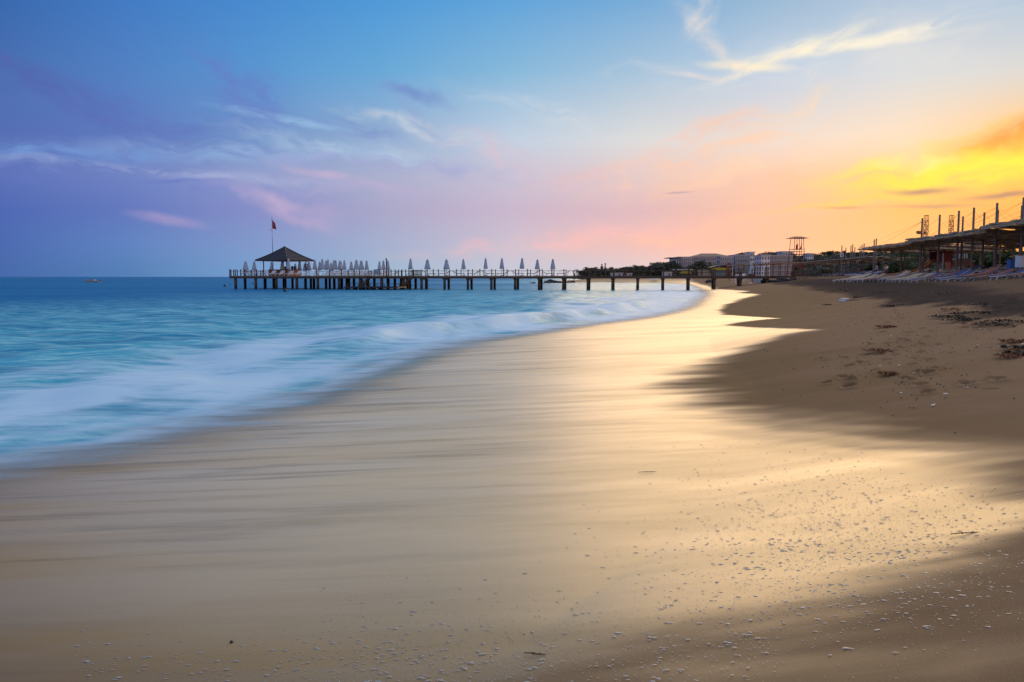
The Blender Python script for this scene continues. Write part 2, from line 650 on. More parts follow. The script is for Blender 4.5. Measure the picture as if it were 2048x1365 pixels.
def profile(s, Y):
    near = np.where(s < 7, 0.045 * s, 0.315 + (s - 7) * 0.162)
    near = np.where(s > 7, near, near)
    near = 2.42 - np.log1p(np.exp(np.clip((2.42 - near) * 6, -30, 30))) / 6
    far = 0.125 * s
    far = 2.15 - np.log1p(np.exp(np.clip((2.15 - far) * 5, -30, 30))) / 5
    spit = 1.55 - np.log1p(np.exp(np.clip((1.55 - 0.09 * s) * 5, -30, 30))) / 5
    w = sst(32, 80, Y)
    w2 = sst(190, 250, Y)
    z = near * (1 - w) + far * w
    z = z * (1 - w2) + spit * w2
    sea = np.maximum(0.06 * s, -3.0)
    return np.where(s > 0, np.maximum(z, 0.0), sea)


def ground_z(X, Y, s=None):
    X = np.asarray(X, float)
    Y = np.asarray(Y, float)
    if s is None:
        s = shore_dist(X, Y)
    return profile(s, Y)


def gz(x, y):
    return float(ground_z(np.array([x]), np.array([y]))[0])


def on_ground(px, py, lo=1.5, hi=330.0):
    """first point of the beach seen at a photo pixel"""
    d = ray(px, py)
    ys = np.geomspace(lo, hi, 900)
    t = ys / d.y
    X = d.x * t
    Z = EYE + d.z * t
    g = ground_z(X, ys)
    k = np.nonzero(Z <= g)[0]
    i = int(k[0]) if len(k) else len(ys) - 1
    return Vector((X[i], ys[i], g[i]))


# ------------------------------------------------------------------ wetness of the sand: where the last wave left its film
WET_EDGE = [(500, 1380), (560, 1380), (566, 1390), (572, 1415), (578, 1430), (583, 1500), (586, 1472), (589, 1519), (594, 1500), (600, 1480), (610, 1452), (622, 1437),
            (630, 1446), (637, 1560), (641, 1512), (646, 1466), (651, 1450), (655, 1500), (660, 1640), (664, 1600), (671, 1560), (680, 1535), (690, 1505),
            (700, 1478), (710, 1458), (720, 1428), (730, 1404), (740, 1388), (750, 1360), (762, 1330), (775, 1395), (788, 1320), (800, 1430), (814, 1345),
            (830, 1460), (842, 1420), (855, 1530), (866, 1660), (880, 1850), (890, 1770), (902, 1870), (918, 1960), (932, 2060), (942, 2090), (952, 1960), (975, 2090),
            (1000, 2010), (1020, 1970), (1042, 2090), (1066, 2010), (1090, 1905), (1112, 1993), (1140, 1930), (1152, 1843), (1168, 1737), (1185, 1631), (1205, 1716),
            (1225, 1701), (1262, 1550), (1300, 1400), (1340, 1270), (1365, 1156), (1450, 700), (1700, 200)]
SOFT = [(500, 10), (640, 14), (700, 26), (740, 60), (780, 120), (830, 150), (870, 130), (930, 130), (1000, 150), (1100, 190), (1200, 260), (1365, 420), (1700, 420)]


def photo_px(X, Y, Z):
    dx, dy, dz = X, Y, Z - EYE
    f = dy * CP - dz * SP
    u = dy * SP + dz * CP
    f = np.maximum(f, 0.05)
    return W0 / 2 + FPX * dx / f, H0 / 2 - FPX * u / f


def wet_mask(X, Y):
    s = shore_dist(X, Y)
    Z = profile(s, Y)
    px, py = photo_px(X, Y, Z)
    ey = np.array([a for a, b in WET_EDGE], float)
    ex = np.array([b for a, b in WET_EDGE], float)
    sy = np.array([a for a, b in SOFT], float)
    sx = np.array([b for a, b in SOFT], float)
    soft = np.interp(py, sy, sx)
    blotch = sst(900, 1080, py)
    n = 0.6 * (fbm(X * 0.55 + 3, Y * 3.2, 4) - 0.5) + 0.9 * (fbm(X * 0.45 + 9, Y * 1.1 + 2, 4) - 0.5)
    jit = 26 * (fbm(X * 0.4, Y * 0.9 + 7, 3) - 0.5) * sst(690, 800, py) + 90 * (fbm(X * 1.1 + 4, Y * 1.7, 4) - 0.5) * blotch
    w = 0.0
    spread = 5 + 17 * sst(690, 860, py) + 14 * blotch
    for k, wt in ((-2, .12), (-1, .23), (0, .3), (1, .23), (2, .12)):
        edge = np.interp(py + jit + k * spread * sst(640, 720, py), ey, ex) + n * soft * (1.5 + 1.3 * blotch)
        w = w + wt * sst(-0.75, 0.75, (edge - px) / soft)
    w = np.where(Y < 1.0, 0.3, w)
    return w * sst(30, 3, s) * sst(330, 200, Y)


# footprints: two walkers along the beach, and trampled spots
PRINTS = []


def add_prints():
    r = random.Random(4)
    trail = [(1845, 660), (1822, 668), (1850, 676), (1815, 684), (1842, 690), (1806, 698), (1838, 706), (1790, 712), (1828, 718), (1770, 722), (1842, 744), (1826, 730),
             (1862, 720), (1815, 760), (1858, 746), (1822, 762), (1770, 689), (1752, 700), (1738, 712), (1720, 726), (1702, 734), (1800, 640), (1776, 648), (1690, 716),
             (1858, 786), (1700, 774), (1655, 768), (1748, 742), (1900, 708), (1930, 770), (1876, 738), (1690, 756), (1868, 664), (1880, 690), (1760, 668), (1990, 762),
             (1702, 762), (1642, 718), (1836, 772), (1780, 705), (1795, 682)]
    for (x, y) in trail:
        p = on_ground(x + r.uniform(-4, 4), y)
        PRINTS.append((p.x, p.y, r.uniform(0.9, 1.5) + math.pi / 2 * 0.05, r.uniform(0.8, 1.15), r.uniform(0.09, 0.14)))
    for _ in range(420):
        x, y = r.uniform(1500, 2100), r.uniform(560, 640)
        p = on_ground(x, y)
        s = float(shore_dist(np.array([p.x]), np.array([p.y]))[0])
        if s > 12 and p.y < 60:
            PRINTS.append((p.x, p.y, r.uniform(0, 3.1), r.uniform(0.9, 1.6), r.uniform(0.03, 0.07)))


add_prints()


def print_relief(X, Y):
    Z = np.zeros_like(X)
    xs, ys = X[0], Y[:, 0]
    for (px, py, a, k, dep) in PRINTS:
        i0, i1 = np.searchsorted(xs, (px - 0.5, px + 0.5))
        j0, j1 = np.searchsorted(ys, (py - 0.5, py + 0.5))
        if i1 <= i0 or j1 <= j0:
            continue
        dx, dy = X[j0:j1, i0:i1] - px, Y[j0:j1, i0:i1] - py
        u = (dx * math.cos(a) + dy * math.sin(a)) / (0.15 * k)
        v = (-dx * math.sin(a) + dy * math.cos(a)) / (0.062 * k)
        v = v * (1 + 0.25 * np.clip(u, -1, 1))
        r = np.sqrt(u * u + v * v)
        Z[j0:j1, i0:i1] += -dep * sst(1.1, 0.75, r) + dep * 0.3 * np.exp(-((r - 1.3) / 0.28) ** 2)
    return Z


def ground_height(X, Y):
    s = shore_dist(X, Y)
    z = profile(s, Y)
    dry = sst(6, 13, s) * (1 - sst(120, 200, Y))
    z = z + dry * (fbm(X * 0.5, Y * 0.5, 3) - 0.5) * 0.07
    coarse = coarse_mask(X, Y, s)
    near = sst(75, 45, Y)
    z = z + coarse * near * ((fbm(X * 2.1, Y * 2.1, 4, 0.6) - 0.5) * 0.20)
    # faint swash ripples on the wet apron
    z = z + (1 - sst(7, 10, s)) * sst(-0.5, 0.8, s) * sst(30, 12, Y) * 0.006 * (fbm(X * 0.9 + Y * 0.22, Y * 4.0 - X * 0.6, 3) - 0.5)
    return z + print_relief(X, Y)


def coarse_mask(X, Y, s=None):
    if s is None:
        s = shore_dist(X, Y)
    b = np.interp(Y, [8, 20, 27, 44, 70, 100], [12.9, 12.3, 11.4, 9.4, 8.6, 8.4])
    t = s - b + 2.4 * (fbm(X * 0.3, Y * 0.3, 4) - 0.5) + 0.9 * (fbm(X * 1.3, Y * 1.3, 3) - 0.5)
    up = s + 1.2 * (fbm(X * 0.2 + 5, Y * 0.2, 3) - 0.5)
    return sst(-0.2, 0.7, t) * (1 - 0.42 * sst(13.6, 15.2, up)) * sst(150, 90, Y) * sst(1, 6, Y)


def build_ground():
    m, nt, out = new_mat('beach_sand')
    P = nt.pos()
    wet = nt.attr('wet')
    coarse = nt.attr('coarse')
    shore = nt.attr('shore')
    # colour of the sand itself
    n1 = nt.noise(nt.mapping(P, scale=(0.5, 1.6, 1)), 1.0, 5, 0.6)
    n2 = nt.noise(P, 9.0, 4, 0.6)
    grain = nt.noise(P, 160.0, 2, 0.7)
    dry = nt.mix(n1, (0.50, 0.30, 0.16), (0.39, 0.225, 0.115))
    dry = nt.mix(nt.mapr(n2, 0.35, 0.75), dry, (0.45, 0.265, 0.135))
    dry = nt.mix(nt.math('MULTIPLY', nt.mapr(grain, 0.52, 0.72), 0.5), dry, (0.12, 0.09, 0.07))
    dry = nt.mix(nt.math('MULTIPLY', nt.mapr(grain, 0.40, 0.26), 0.45), dry, (0.5, 0.43, 0.35))
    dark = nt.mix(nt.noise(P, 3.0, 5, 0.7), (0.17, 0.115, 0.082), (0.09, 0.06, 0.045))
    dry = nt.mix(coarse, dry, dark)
    damp_n = nt.noise(nt.mapping(P, scale=(0.35, 1.3, 1)), 1.0, 4, 0.55)
    damp = nt.mapr(nt.math('ADD', nt.math('MULTIPLY', nt.attr('damp'), 1.0), nt.math('MULTIPLY', nt.math('SUBTRACT', damp_n, 0.5), 0.5)), 0.2, 0.9)
    dampc = nt.mix(n1, (0.25, 0.150, 0.070), (0.18, 0.105, 0.046))
    base = nt.mix(damp, dry, dampc)
    # golden reflected glow painted as a pale tone into the wet sand colour
    glow_paint = nt.math('MULTIPLY', nt.math('MULTIPLY', wet, wet), nt.mapr(nt.noise(nt.mapping(P, rot=(0, 0, R(-10)), scale=(0.16, 0.8, 1)), 1.0, 4, 0.5), 0.2, 0.7, 0.65, 1.0))
    glow_paint = nt.math('MULTIPLY', glow_paint, nt.attr('film'))
    base = nt.mix(glow_paint, base, (0.86, 0.605, 0.265))
    base = nt.mix(nt.math('MULTIPLY', nt.mapr(grain, 0.5, 0.68), 0.28), base, (0.2, 0.14, 0.08))
    # dark heavy-mineral streaks combed out by the backwash
    st = nt.noise(nt.mapping(P, rot=(0, 0, R(-9)), scale=(0.28, 3.4, 1)), 1.0, 6, 0.62, 0.4)
    st2 = nt.noise(nt.mapping(P, rot=(0, 0, R(-14)), scale=(0.5, 9.0, 1)), 1.0, 4, 0.6, 0.2)
    lines = nt.math('MULTIPLY', nt.mapr(st, 0.47, 0.7), nt.mapr(shore, 8.0, 1.0))
    base = nt.mix(nt.math('MULTIPLY', lines, 0.6), base, (0.06, 0.047, 0.035))
    # near the waterline the sand is drained and dark
    edge = nt.math('MULTIPLY', nt.mapr(nt.math('ADD', shore, nt.math('MULTIPLY', nt.math('SUBTRACT', st, 0.5), 2.6)), 1.0, -0.3), 0.6)
    base = nt.mix(edge, base, (0.10, 0.078, 0.055))

    hb = nt.math('ADD', nt.math('MULTIPLY', grain, 0.5), nt.math('MULTIPLY', nt.noise(P, 45.0, 3, 0.6), 0.8))
    rough_amt = nt.mapr(wet, 0.7, 0.1, 0.0, 1.0)
    b1 = nt.bump(hb, nt.math('MULTIPLY', rough_amt, 0.55), 0.012)
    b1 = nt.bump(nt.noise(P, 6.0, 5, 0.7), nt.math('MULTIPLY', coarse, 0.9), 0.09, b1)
    diff = nt.new('ShaderNodeBsdfDiffuse', Color=base, Roughness=0.6)
    nt.l.new(b1, diff.inputs['Normal'])
    # water film
    h2 = nt.math('ADD', nt.math('MULTIPLY', st2, 0.5), nt.math('MULTIPLY', nt.noise(nt.mapping(P, scale=(3, 7, 1)), 1.0, 3, 0.6), 0.3))
    h2 = nt.math('ADD', h2, nt.math('MULTIPLY', nt.noise(P, 120.0, 2, 0.6), 0.12))
    bw = nt.bump(h2, 0.24, 0.012)
    film_n = nt.noise(nt.mapping(P, rot=(0, 0, R(-8)), scale=(0.22, 1.1, 1)), 1.0, 5, 0.55, 0.3)
    film = nt.math('MULTIPLY', nt.math('MULTIPLY', wet, nt.mapr(nt.attr('film'), 0.1, 0.8, 0.55, 1.0, smooth=False)), nt.mapr(film_n, 0.34, 0.6, nt.mapr(nt.attr('film'), 0.25, 0.8, 0.25, 0.7), 1.0))
    film = nt.math('MULTIPLY', film, nt.math('SUBTRACT', 1.0, nt.math('MULTIPLY', lines, 0.45)))
    film = nt.math('MULTIPLY', film, nt.math('SUBTRACT', 1.0, nt.math('MULTIPLY', edge, 0.55)))
    fr = nt.new('ShaderNodeFresnel', IOR=FILM_IOR)
    nt.l.new(bw, fr.inputs['Normal'])
    gl = nt.new('ShaderNodeBsdfAnisotropic', Color=(1.0, 0.97, 0.93, 1), Roughness=nt.mapr(wet, 0.2, 1.0, 0.42, 0.2)) if False else None
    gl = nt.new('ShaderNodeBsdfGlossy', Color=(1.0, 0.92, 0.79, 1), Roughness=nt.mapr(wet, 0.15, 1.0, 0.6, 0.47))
    nt.l.new(bw, gl.inputs['Normal'])
    frc = nt.math('MINIMUM', fr.outputs[0], nt.math('ADD', 0.36, nt.math('MULTIPLY', fr.outputs[0], 0.22)))
    fac = nt.math('MULTIPLY', film, frc, clamp=True)
    fac = nt.math('ADD', fac, nt.math('MULTIPLY', damp, nt.math('MULTIPLY', fr.outputs[0], 0.06)), clamp=True)
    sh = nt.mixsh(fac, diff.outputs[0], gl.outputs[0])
    nt.l.new(sh, out.inputs[0])

    def spaced(lo, hi, d0, c, k):
        """grid lines round c, step growing with distance"""
        a = [c]
        while a[-1] < hi:
            a.append(a[-1] + d0 + k * max(0.0, a[-1] - c - 11))
        b = [c]
        while b[-1] > lo:
            b.append(b[-1] - d0 - k * max(0.0, c - b[-1] - 7))
        return np.array(sorted(set(b + a)))

    xs = spaced(-120, 9000, 0.05, 0.0, 0.03)
    ys = [-60, -40, -25, -15, -8, -4, -2, -1, -0.2, 0.4, 0.9, 1.3]
    y = 1.6
    while y < 9000:
        ys.append(y)
        y += max(0.03, 0.0047 * y) if y < 70 else 0.02 * y
    ys = np.array(ys)

    def glow_fade_f(X, Y):
        """strength of painted glow and gloss, fading towards front, left and waterline"""
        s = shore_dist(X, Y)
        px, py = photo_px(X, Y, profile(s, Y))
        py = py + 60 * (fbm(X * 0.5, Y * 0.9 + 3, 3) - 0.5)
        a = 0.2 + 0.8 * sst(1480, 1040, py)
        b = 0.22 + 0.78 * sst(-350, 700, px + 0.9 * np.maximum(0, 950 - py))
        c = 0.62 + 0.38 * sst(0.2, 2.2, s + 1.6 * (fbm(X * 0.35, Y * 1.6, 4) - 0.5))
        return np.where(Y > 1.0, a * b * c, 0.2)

    def damp_f(X, Y):
        s = shore_dist(X, Y)
        w = wet_mask(X, Y)
        near = sst(13.0, 6.0, s + 3.5 * (fbm(X * 0.3 + 5, Y * 0.7, 4) - 0.5)) * (1 - sst(60, 120, Y))
        return np.clip(np.maximum(w, near * 0.8), 0, 1)

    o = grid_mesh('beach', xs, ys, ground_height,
                  dict(wet=wet_mask, coarse=coarse_mask, shore=shore_dist, damp=damp_f, film=glow_fade_f), m,
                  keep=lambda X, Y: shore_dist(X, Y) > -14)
    tag(o, 'brown sand beach with a wet film of water reflecting the sunset', kind='structure')


FILM_IOR = 1.9
build_ground()


# ------------------------------------------------------------------ the sea
def break_ridge(X, Y, s):
    """a small wave folding over along the shore"""
    n = fbm(X * 0.12 + 1, Y * 0.12, 3) - 0.5
    c = -3.4 + 2.2 * n
    along = sst(18, 30, Y) * sst(75, 45, Y) * (0.45 + 0.9 * fbm(X * 0.35, Y * 0.12 + 4, 2))
    t = s - c
    return 0.42 * along * np.where(t > 0, np.exp(-(t / 0.55) ** 2), np.exp(-(t / 1.7) ** 2))


def sea_height(X, Y):
    s = shore_dist(X, Y)
    fade = sst(160, 50, np.hypot(X, Y))
    z = np.zeros_like(X)
    for (L, a, ang, ph) in ((7.5, .05, 20, .3), (4.6, .035, 48, 1.7), (3.1, .022, -8, 2.9), (2.2, .014, 70, .8), (1.5, .009, 28, 4.0)):
        k = 2 * math.pi / L
        w = 2.4 * fbm(X * 0.13 + L, Y * 0.13, 2)
        z += a * np.sin(k * (X * math.cos(R(ang)) + Y * math.sin(R(ang))) + ph + 3 * w)
    z = z * fade * sst(0.2, -5, s)
    z += break_ridge(X, Y, s)
    z += 0.10 * sst(0, -2.0, s) * (fbm(X * 0.5, Y * 0.5, 3) - 0.4) * sst(90, 30, Y)
    z = np.where(s > -2.5, np.maximum(z, ground_z(X, Y, s) + 0.010 + 0.03 * sst(0.6, -1.5, s)), z)
    return z


def foam_f(X, Y):
    s = shore_dist(X, Y)
    wid = 7.6 + 4.0 * sst(18, 70, Y) + 3.0 * sst(16, 6, Y)
    n = fbm(X * 0.16 + 2, Y * 0.10, 4) - 0.5
    n2 = fbm(X * 0.55 + 8, Y * 0.24 + X * 0.1, 4) - 0.5
    f = sst(1.25, 0.55, -s / wid + n * 0.9 + n2 * 0.35)
    n3 = fbm(X * 0.42 + 3, Y * 0.42 - X * 0.3, 4) - 0.5
    f = f * (0.68 + 1.6 * (n2 + 0.14) + 1.4 * n3) * (0.8 + 0.7 * n)
    lip = np.exp(-((s + 0.35 + 0.5 * n) / 0.3) ** 2) * 0.8 * (0.3 + fbm(X * 0.3, Y * 0.3 + 5, 3))
    return np.clip(f + lip + break_ridge(X, Y, s) * 0.9, 0, 1) * sst(300, 140, Y)


def build_sea():
    m, nt, out = new_mat('sea_water')
    P = nt.pos()
    shore = nt.attr('shore')
    foam = nt.attr('foam')
    swell = nt.noise(nt.mapping(P, rot=(0, 0, R(12)), scale=(0.22, 0.55, 1)), 1.0, 5, 0.6, 0.5)
    chop = nt.noise(nt.mapping(P, rot=(0, 0, R(8)), scale=(0.9, 2.0, 1)), 1.0, 5, 0.65, 0.3)
    far = nt.noise(nt.mapping(P, rot=(0, 0, R(4)), scale=(0.02, 0.06, 1)), 1.0, 5, 0.6)
    depth = nt.mapr(nt.math('ADD', shore, nt.math('MULTIPLY', nt.math('SUBTRACT', far, 0.5), 40.0)), -8.0, -70.0)
    shallow = nt.mix(nt.mapr(chop, 0.35, 0.7), (0.05, 0.42, 0.58), (0.36, 0.76, 0.80))
    deep = nt.mix(nt.mapr(chop, 0.3, 0.7), (0.002, 0.09, 0.27), (0.012, 0.22, 0.46))
    wc = nt.mix(depth, shallow, deep)
    wc = nt.mix(nt.math('MULTIPLY', nt.mapr(swell, 0.42, 0.66), 0.6), wc, (0.004, 0.17, 0.36))
    band = nt.noise(nt.mapping(P, rot=(0, 0, R(3)), scale=(0.007, 0.055, 1)), 1.0, 6, 0.65, 0.3)
    wc = nt.mix(nt.math('MULTIPLY', nt.mapr(band, 0.4, 0.66), nt.mapr(shore, -30.0, -90.0, 0.0, 0.55)), wc, (0.03, 0.26, 0.45))
    h = nt.math('ADD', nt.math('MULTIPLY', swell, 1.6), nt.math('MULTIPLY', chop, 0.55))
    b = nt.bump(h, 0.6, 0.25)
    wd = nt.new('ShaderNodeBsdfDiffuse', Color=wc)
    nt.l.new(b, wd.inputs['Normal'])
    wg = nt.new('ShaderNodeBsdfGlossy', Color=(0.9, 0.97, 1.0, 1), Roughness=0.22)
    nt.l.new(b, wg.inputs['Normal'])
    fr = nt.new('ShaderNodeFresnel', IOR=1.33)
    nt.l.new(b, fr.inputs['Normal'])
    # steep little facets hide most of the grazing mirror on a ruffled sea
    wsh = nt.mixsh(nt.math('MULTIPLY', fr.outputs[0], 0.26), wd.outputs[0], wg.outputs[0])
    # soft drifting foam
    fn = nt.noise(nt.mapping(P, rot=(0, 0, R(24)), scale=(0.5, 1.5, 1)), 1.0, 6, 0.6, 0.6)
    fn2 = nt.noise(nt.mapping(P, rot=(0, 0, R(24)), scale=(2.0, 5.0, 1)), 1.0, 4, 0.6, 0.4)
    fm = nt.math('ADD', foam, nt.math('ADD', nt.math('MULTIPLY', nt.math('SUBTRACT', fn, 0.5), 1.15), nt.math('MULTIPLY', nt.math('SUBTRACT', fn2, 0.5), 0.5)))
    fm = nt.math('MULTIPLY', nt.mapr(fm, 0.08, 0.9), nt.mapr(foam, 0.0, 0.25))
    fw = nt.new('ShaderNodeBsdfPrincipled', Base_Color=(0.56, 0.80, 0.96, 1), Roughness=0.62, IOR=1.33, Specular_IOR_Level=0.35)
    fb = nt.bump(nt.math('ADD', fn, nt.math('MULTIPLY', fn2, 0.3)), 0.3, 0.12)
    nt.l.new(fb, fw.inputs['Normal'])
    sh = nt.mixsh(fm, wsh, fw.outputs[0])
    tr = nt.new('ShaderNodeBsdfTransparent')
    al = nt.mapr(nt.math('ADD', shore, nt.math('MULTIPLY', nt.math('SUBTRACT', fn, 0.5), 2.6)), 1.1, -1.6)
    al = nt.math('MULTIPLY', al, nt.mapr(shore, 1.9, 1.1))
    sh = nt.mixsh(al, tr.outputs[0], sh)
    nt.l.new(sh, out.inputs[0])

    xs = [0.0]
    while xs[-1] < 45000:
        xs.append(xs[-1] + 0.14 + 0.028 * max(0, xs[-1] - 12))
    ng = [0.0]
    while ng[-1] > -45000:
        ng.append(ng[-1] - 0.14 - 0.022 * max(0, -ng[-1] - 14))
    xs = np.array(sorted(set(xs + ng)))
    ys = [-80, -50, -30, -15, -6, 0, 2, 3.5, 4.5]
    y = 5.0
    while y < 45000:
        ys.append(y)
        y += 0.009 * y if y < 80 else 0.03 * y
    ys = np.array(ys)
    o = grid_mesh('sea', xs, ys, sea_height, dict(shore=shore_dist, foam=foam_f), m, keep=lambda X, Y: shore_dist(X, Y) < 2.0)
    tag(o, 'blue turquoise sea with soft white foam washing up the beach', kind='structure')


build_sea()


# ------------------------------------------------------------------ materials for the built things
MATS = {}


def mat(name, c, rough=0.7, var=0.25, scale=6.0, stretch=(1, 1, 1), c2=None, spec=0.4, bump=0.0, metal=0.0, trans=0.0):
    if name in MATS:
        return MATS[name]
    m, nt, out = new_mat(name)
    o = nt.coord('Object')
    n = nt.noise(nt.mapping(o, scale=stretch), scale, 5, 0.6)
    c2 = c2 or tuple(k * (1 - var * 1.4) for k in c)
    c1 = tuple(min(1.0, k * (1 + var * 0.6)) for k in c)
    col = nt.mix(nt.mapr(n, 0.3, 0.7), c1, c2)
    p = nt.new('ShaderNodeBsdfPrincipled', Base_Color=col, Roughness=rough, Metallic=metal, Specular_IOR_Level=spec)
    if bump:
        nt.l.new(nt.bump(n, bump, 0.02), p.inputs['Normal'])
    sh = p.outputs[0]
    if trans:
        t = nt.new('ShaderNodeBsdfTranslucent', Color=col)
        sh = nt.mixsh(trans, sh, t.outputs[0])
    nt.l.new(sh, out.inputs[0])
    MATS[name] = m
    return m


def mat_pile():
    """round timber, tarred and weed-dark in the splash zone"""
    m, nt, out = new_mat('pile_wood')
    o = nt.coord('Object')
    z = nt.sep(nt.pos())[2]
    n = nt.noise(nt.mapping(o, scale=(5, 5, 0.6)), 3.0, 5, 0.6)
    col = nt.mix(n, (0.115, 0.062, 0.034), (0.05, 0.03, 0.02))
    wl = nt.mapr(nt.math('ADD', z, nt.math('MULTIPLY', n, 0.5)), 1.15, 0.75)
    col = nt.mix(wl, col, (0.018, 0.018, 0.018))
    p = nt.new('ShaderNodeBsdfPrincipled', Base_Color=col, Roughness=0.8)
    nt.l.new(p.outputs[0], out.inputs[0])
    return m


M_PILE = mat_pile()
M_DECK = mat('deck_timber', (0.10, 0.062, 0.04), 0.8, 0.35, 3.0, (1, 6, 6))
M_POST = mat('post_timber', (0.085, 0.050, 0.030), 0.8, 0.35, 4.0, (4, 4, 0.6))
M_ROPE = mat('rope', (0.16, 0.12, 0.09), 0.9, 0.2, 20)
M_ROOF = mat('shingle_roof', (0.055, 0.055, 0.072), 0.85, 0.35, 5.0)
M_CANVAS = mat('parasol_canvas', (0.50, 0.60, 0.74), 0.85, 0.12, 4.0, trans=0.2)
M_WHITE = mat('white_plastic', (0.74, 0.75, 0.78), 0.5, 0.08)
M_STEEL = mat('grey_steel', (0.30, 0.32, 0.35), 0.4, 0.15, metal=0.3)
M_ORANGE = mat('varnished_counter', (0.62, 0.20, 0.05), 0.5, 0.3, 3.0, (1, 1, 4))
M_BROWN = mat('brown_counter', (0.26, 0.12, 0.05), 0.6, 0.3, 3.0)
M_DARK = mat('dark_metal', (0.02, 0.022, 0.026), 0.5, 0.2)
M_RED = mat('red_paint', (0.24, 0.05, 0.04), 0.6, 0.2)
M_FLAG = mat('red_flag_cloth', (0.34, 0.012, 0.03), 0.85, 0.2, 3.0, trans=0.2)
M_MATT_W = mat('pale_cushion', (0.55, 0.56, 0.66), 0.9, 0.12, 5.0)
M_MATT_B = mat('blue_cushion', (0.09, 0.105, 0.24), 0.9, 0.2, 5.0)
M_MATT_O = mat('cream_cushion', (0.62, 0.46, 0.32), 0.9, 0.15, 5.0)
M_MATT_R = mat('rust_cushion', (0.38, 0.13, 0.09), 0.9, 0.2, 5.0)
M_REED = mat('weathered_reed', (0.55, 0.42, 0.29), 0.95, 0.45, 3.0, (2, 14, 2), bump=0.4)
M_MAST = mat('mast_timber', (0.20, 0.145, 0.125), 0.75, 0.3, 3.0, (5, 5, 0.6))
M_BAMBOO = mat('pale_pole', (0.38, 0.31, 0.20), 0.7, 0.2, 3.0, (5, 5, 0.6))
M_CABLE = mat('stay_cable', (0.08, 0.06, 0.05), 0.6, 0.1)
M_BLUE = mat('blue_plastic', (0.05, 0.14, 0.42), 0.5, 0.15)
M_PALEBLUE = mat('pale_blue_paint', (0.30, 0.44, 0.56), 0.6, 0.15)
M_YELLOW = mat('yellow_awning', (0.40, 0.33, 0.045), 0.8, 0.2)
M_WALL = mat('hotel_plaster', (0.78, 0.76, 0.78), 0.8, 0.12, 0.2)
M_WALL2 = mat('hotel_render_grey', (0.58, 0.58, 0.63), 0.8, 0.12, 0.2)
M_GLASS = mat('dark_window', (0.16, 0.18, 0.22), 0.12, 0.2, 1.0, spec=0.6)
M_LEAF = mat('pine_foliage', (0.12, 0.125, 0.10), 0.9, 0.4, 0.6, trans=0.2)
M_LEAF2 = mat('hedge_foliage', (0.085, 0.115, 0.045), 0.9, 0.5, 0.8, trans=0.2)
M_BARK = mat('bark', (0.09, 0.06, 0.04), 0.9, 0.3)
M_WEED = mat('dry_seaweed', (0.040, 0.027, 0.020), 0.85, 0.4, 8.0)
M_RUSTLEAF = mat('rust_brown_leaf', (0.24, 0.085, 0.035), 0.85, 0.4, 8.0)
M_DRIFT = mat('driftwood', (0.14, 0.085, 0.05), 0.85, 0.3, 10.0, (1, 8, 8))
M_SHELL = mat('shell', (0.72, 0.66, 0.58), 0.5, 0.15, 20)
M_ROCK = mat('shore_rock', (0.055, 0.05, 0.055), 0.8, 0.3, 1.0, bump=0.5)

ORD = ('first second third fourth fifth sixth seventh eighth ninth tenth eleventh twelfth thirteenth fourteenth fifteenth sixteenth seventeenth '
       'eighteenth nineteenth twentieth twenty-first twenty-second twenty-third twenty-fourth twenty-fifth twenty-sixth twenty-seventh twenty-eighth '
       'twenty-ninth thirtieth thirty-first thirty-second thirty-third thirty-fourth thirty-fifth thirty-sixth').split()

# ------------------------------------------------------------------ the pier
PA = R(9.8)
PN = 120.0
ca, sa = math.cos(PA), math.sin(PA)
DECK = 2.15


def uu(px):
    d = ray(px, 554)
    return d.x / d.y


def tau(px, n=PN):
    u = uu(px)
    Y = n / (sa * u + ca)
    return u * Y * ca - Y * sa


def pw(t, n):
    """pier coordinates (along, across) to the world"""
    return Vector((t * ca + n * sa, -t * sa + n * ca, 0))


T_L, T_P, T_R = tau(458), tau(829), tau(1592)
WALK_W = 3.2
PLAT_D = 14.5
pier = empty('pier', pw(0, PN), -PA, 'long timber pier on dark piles with a wide bathing platform at its sea end', 'pier')


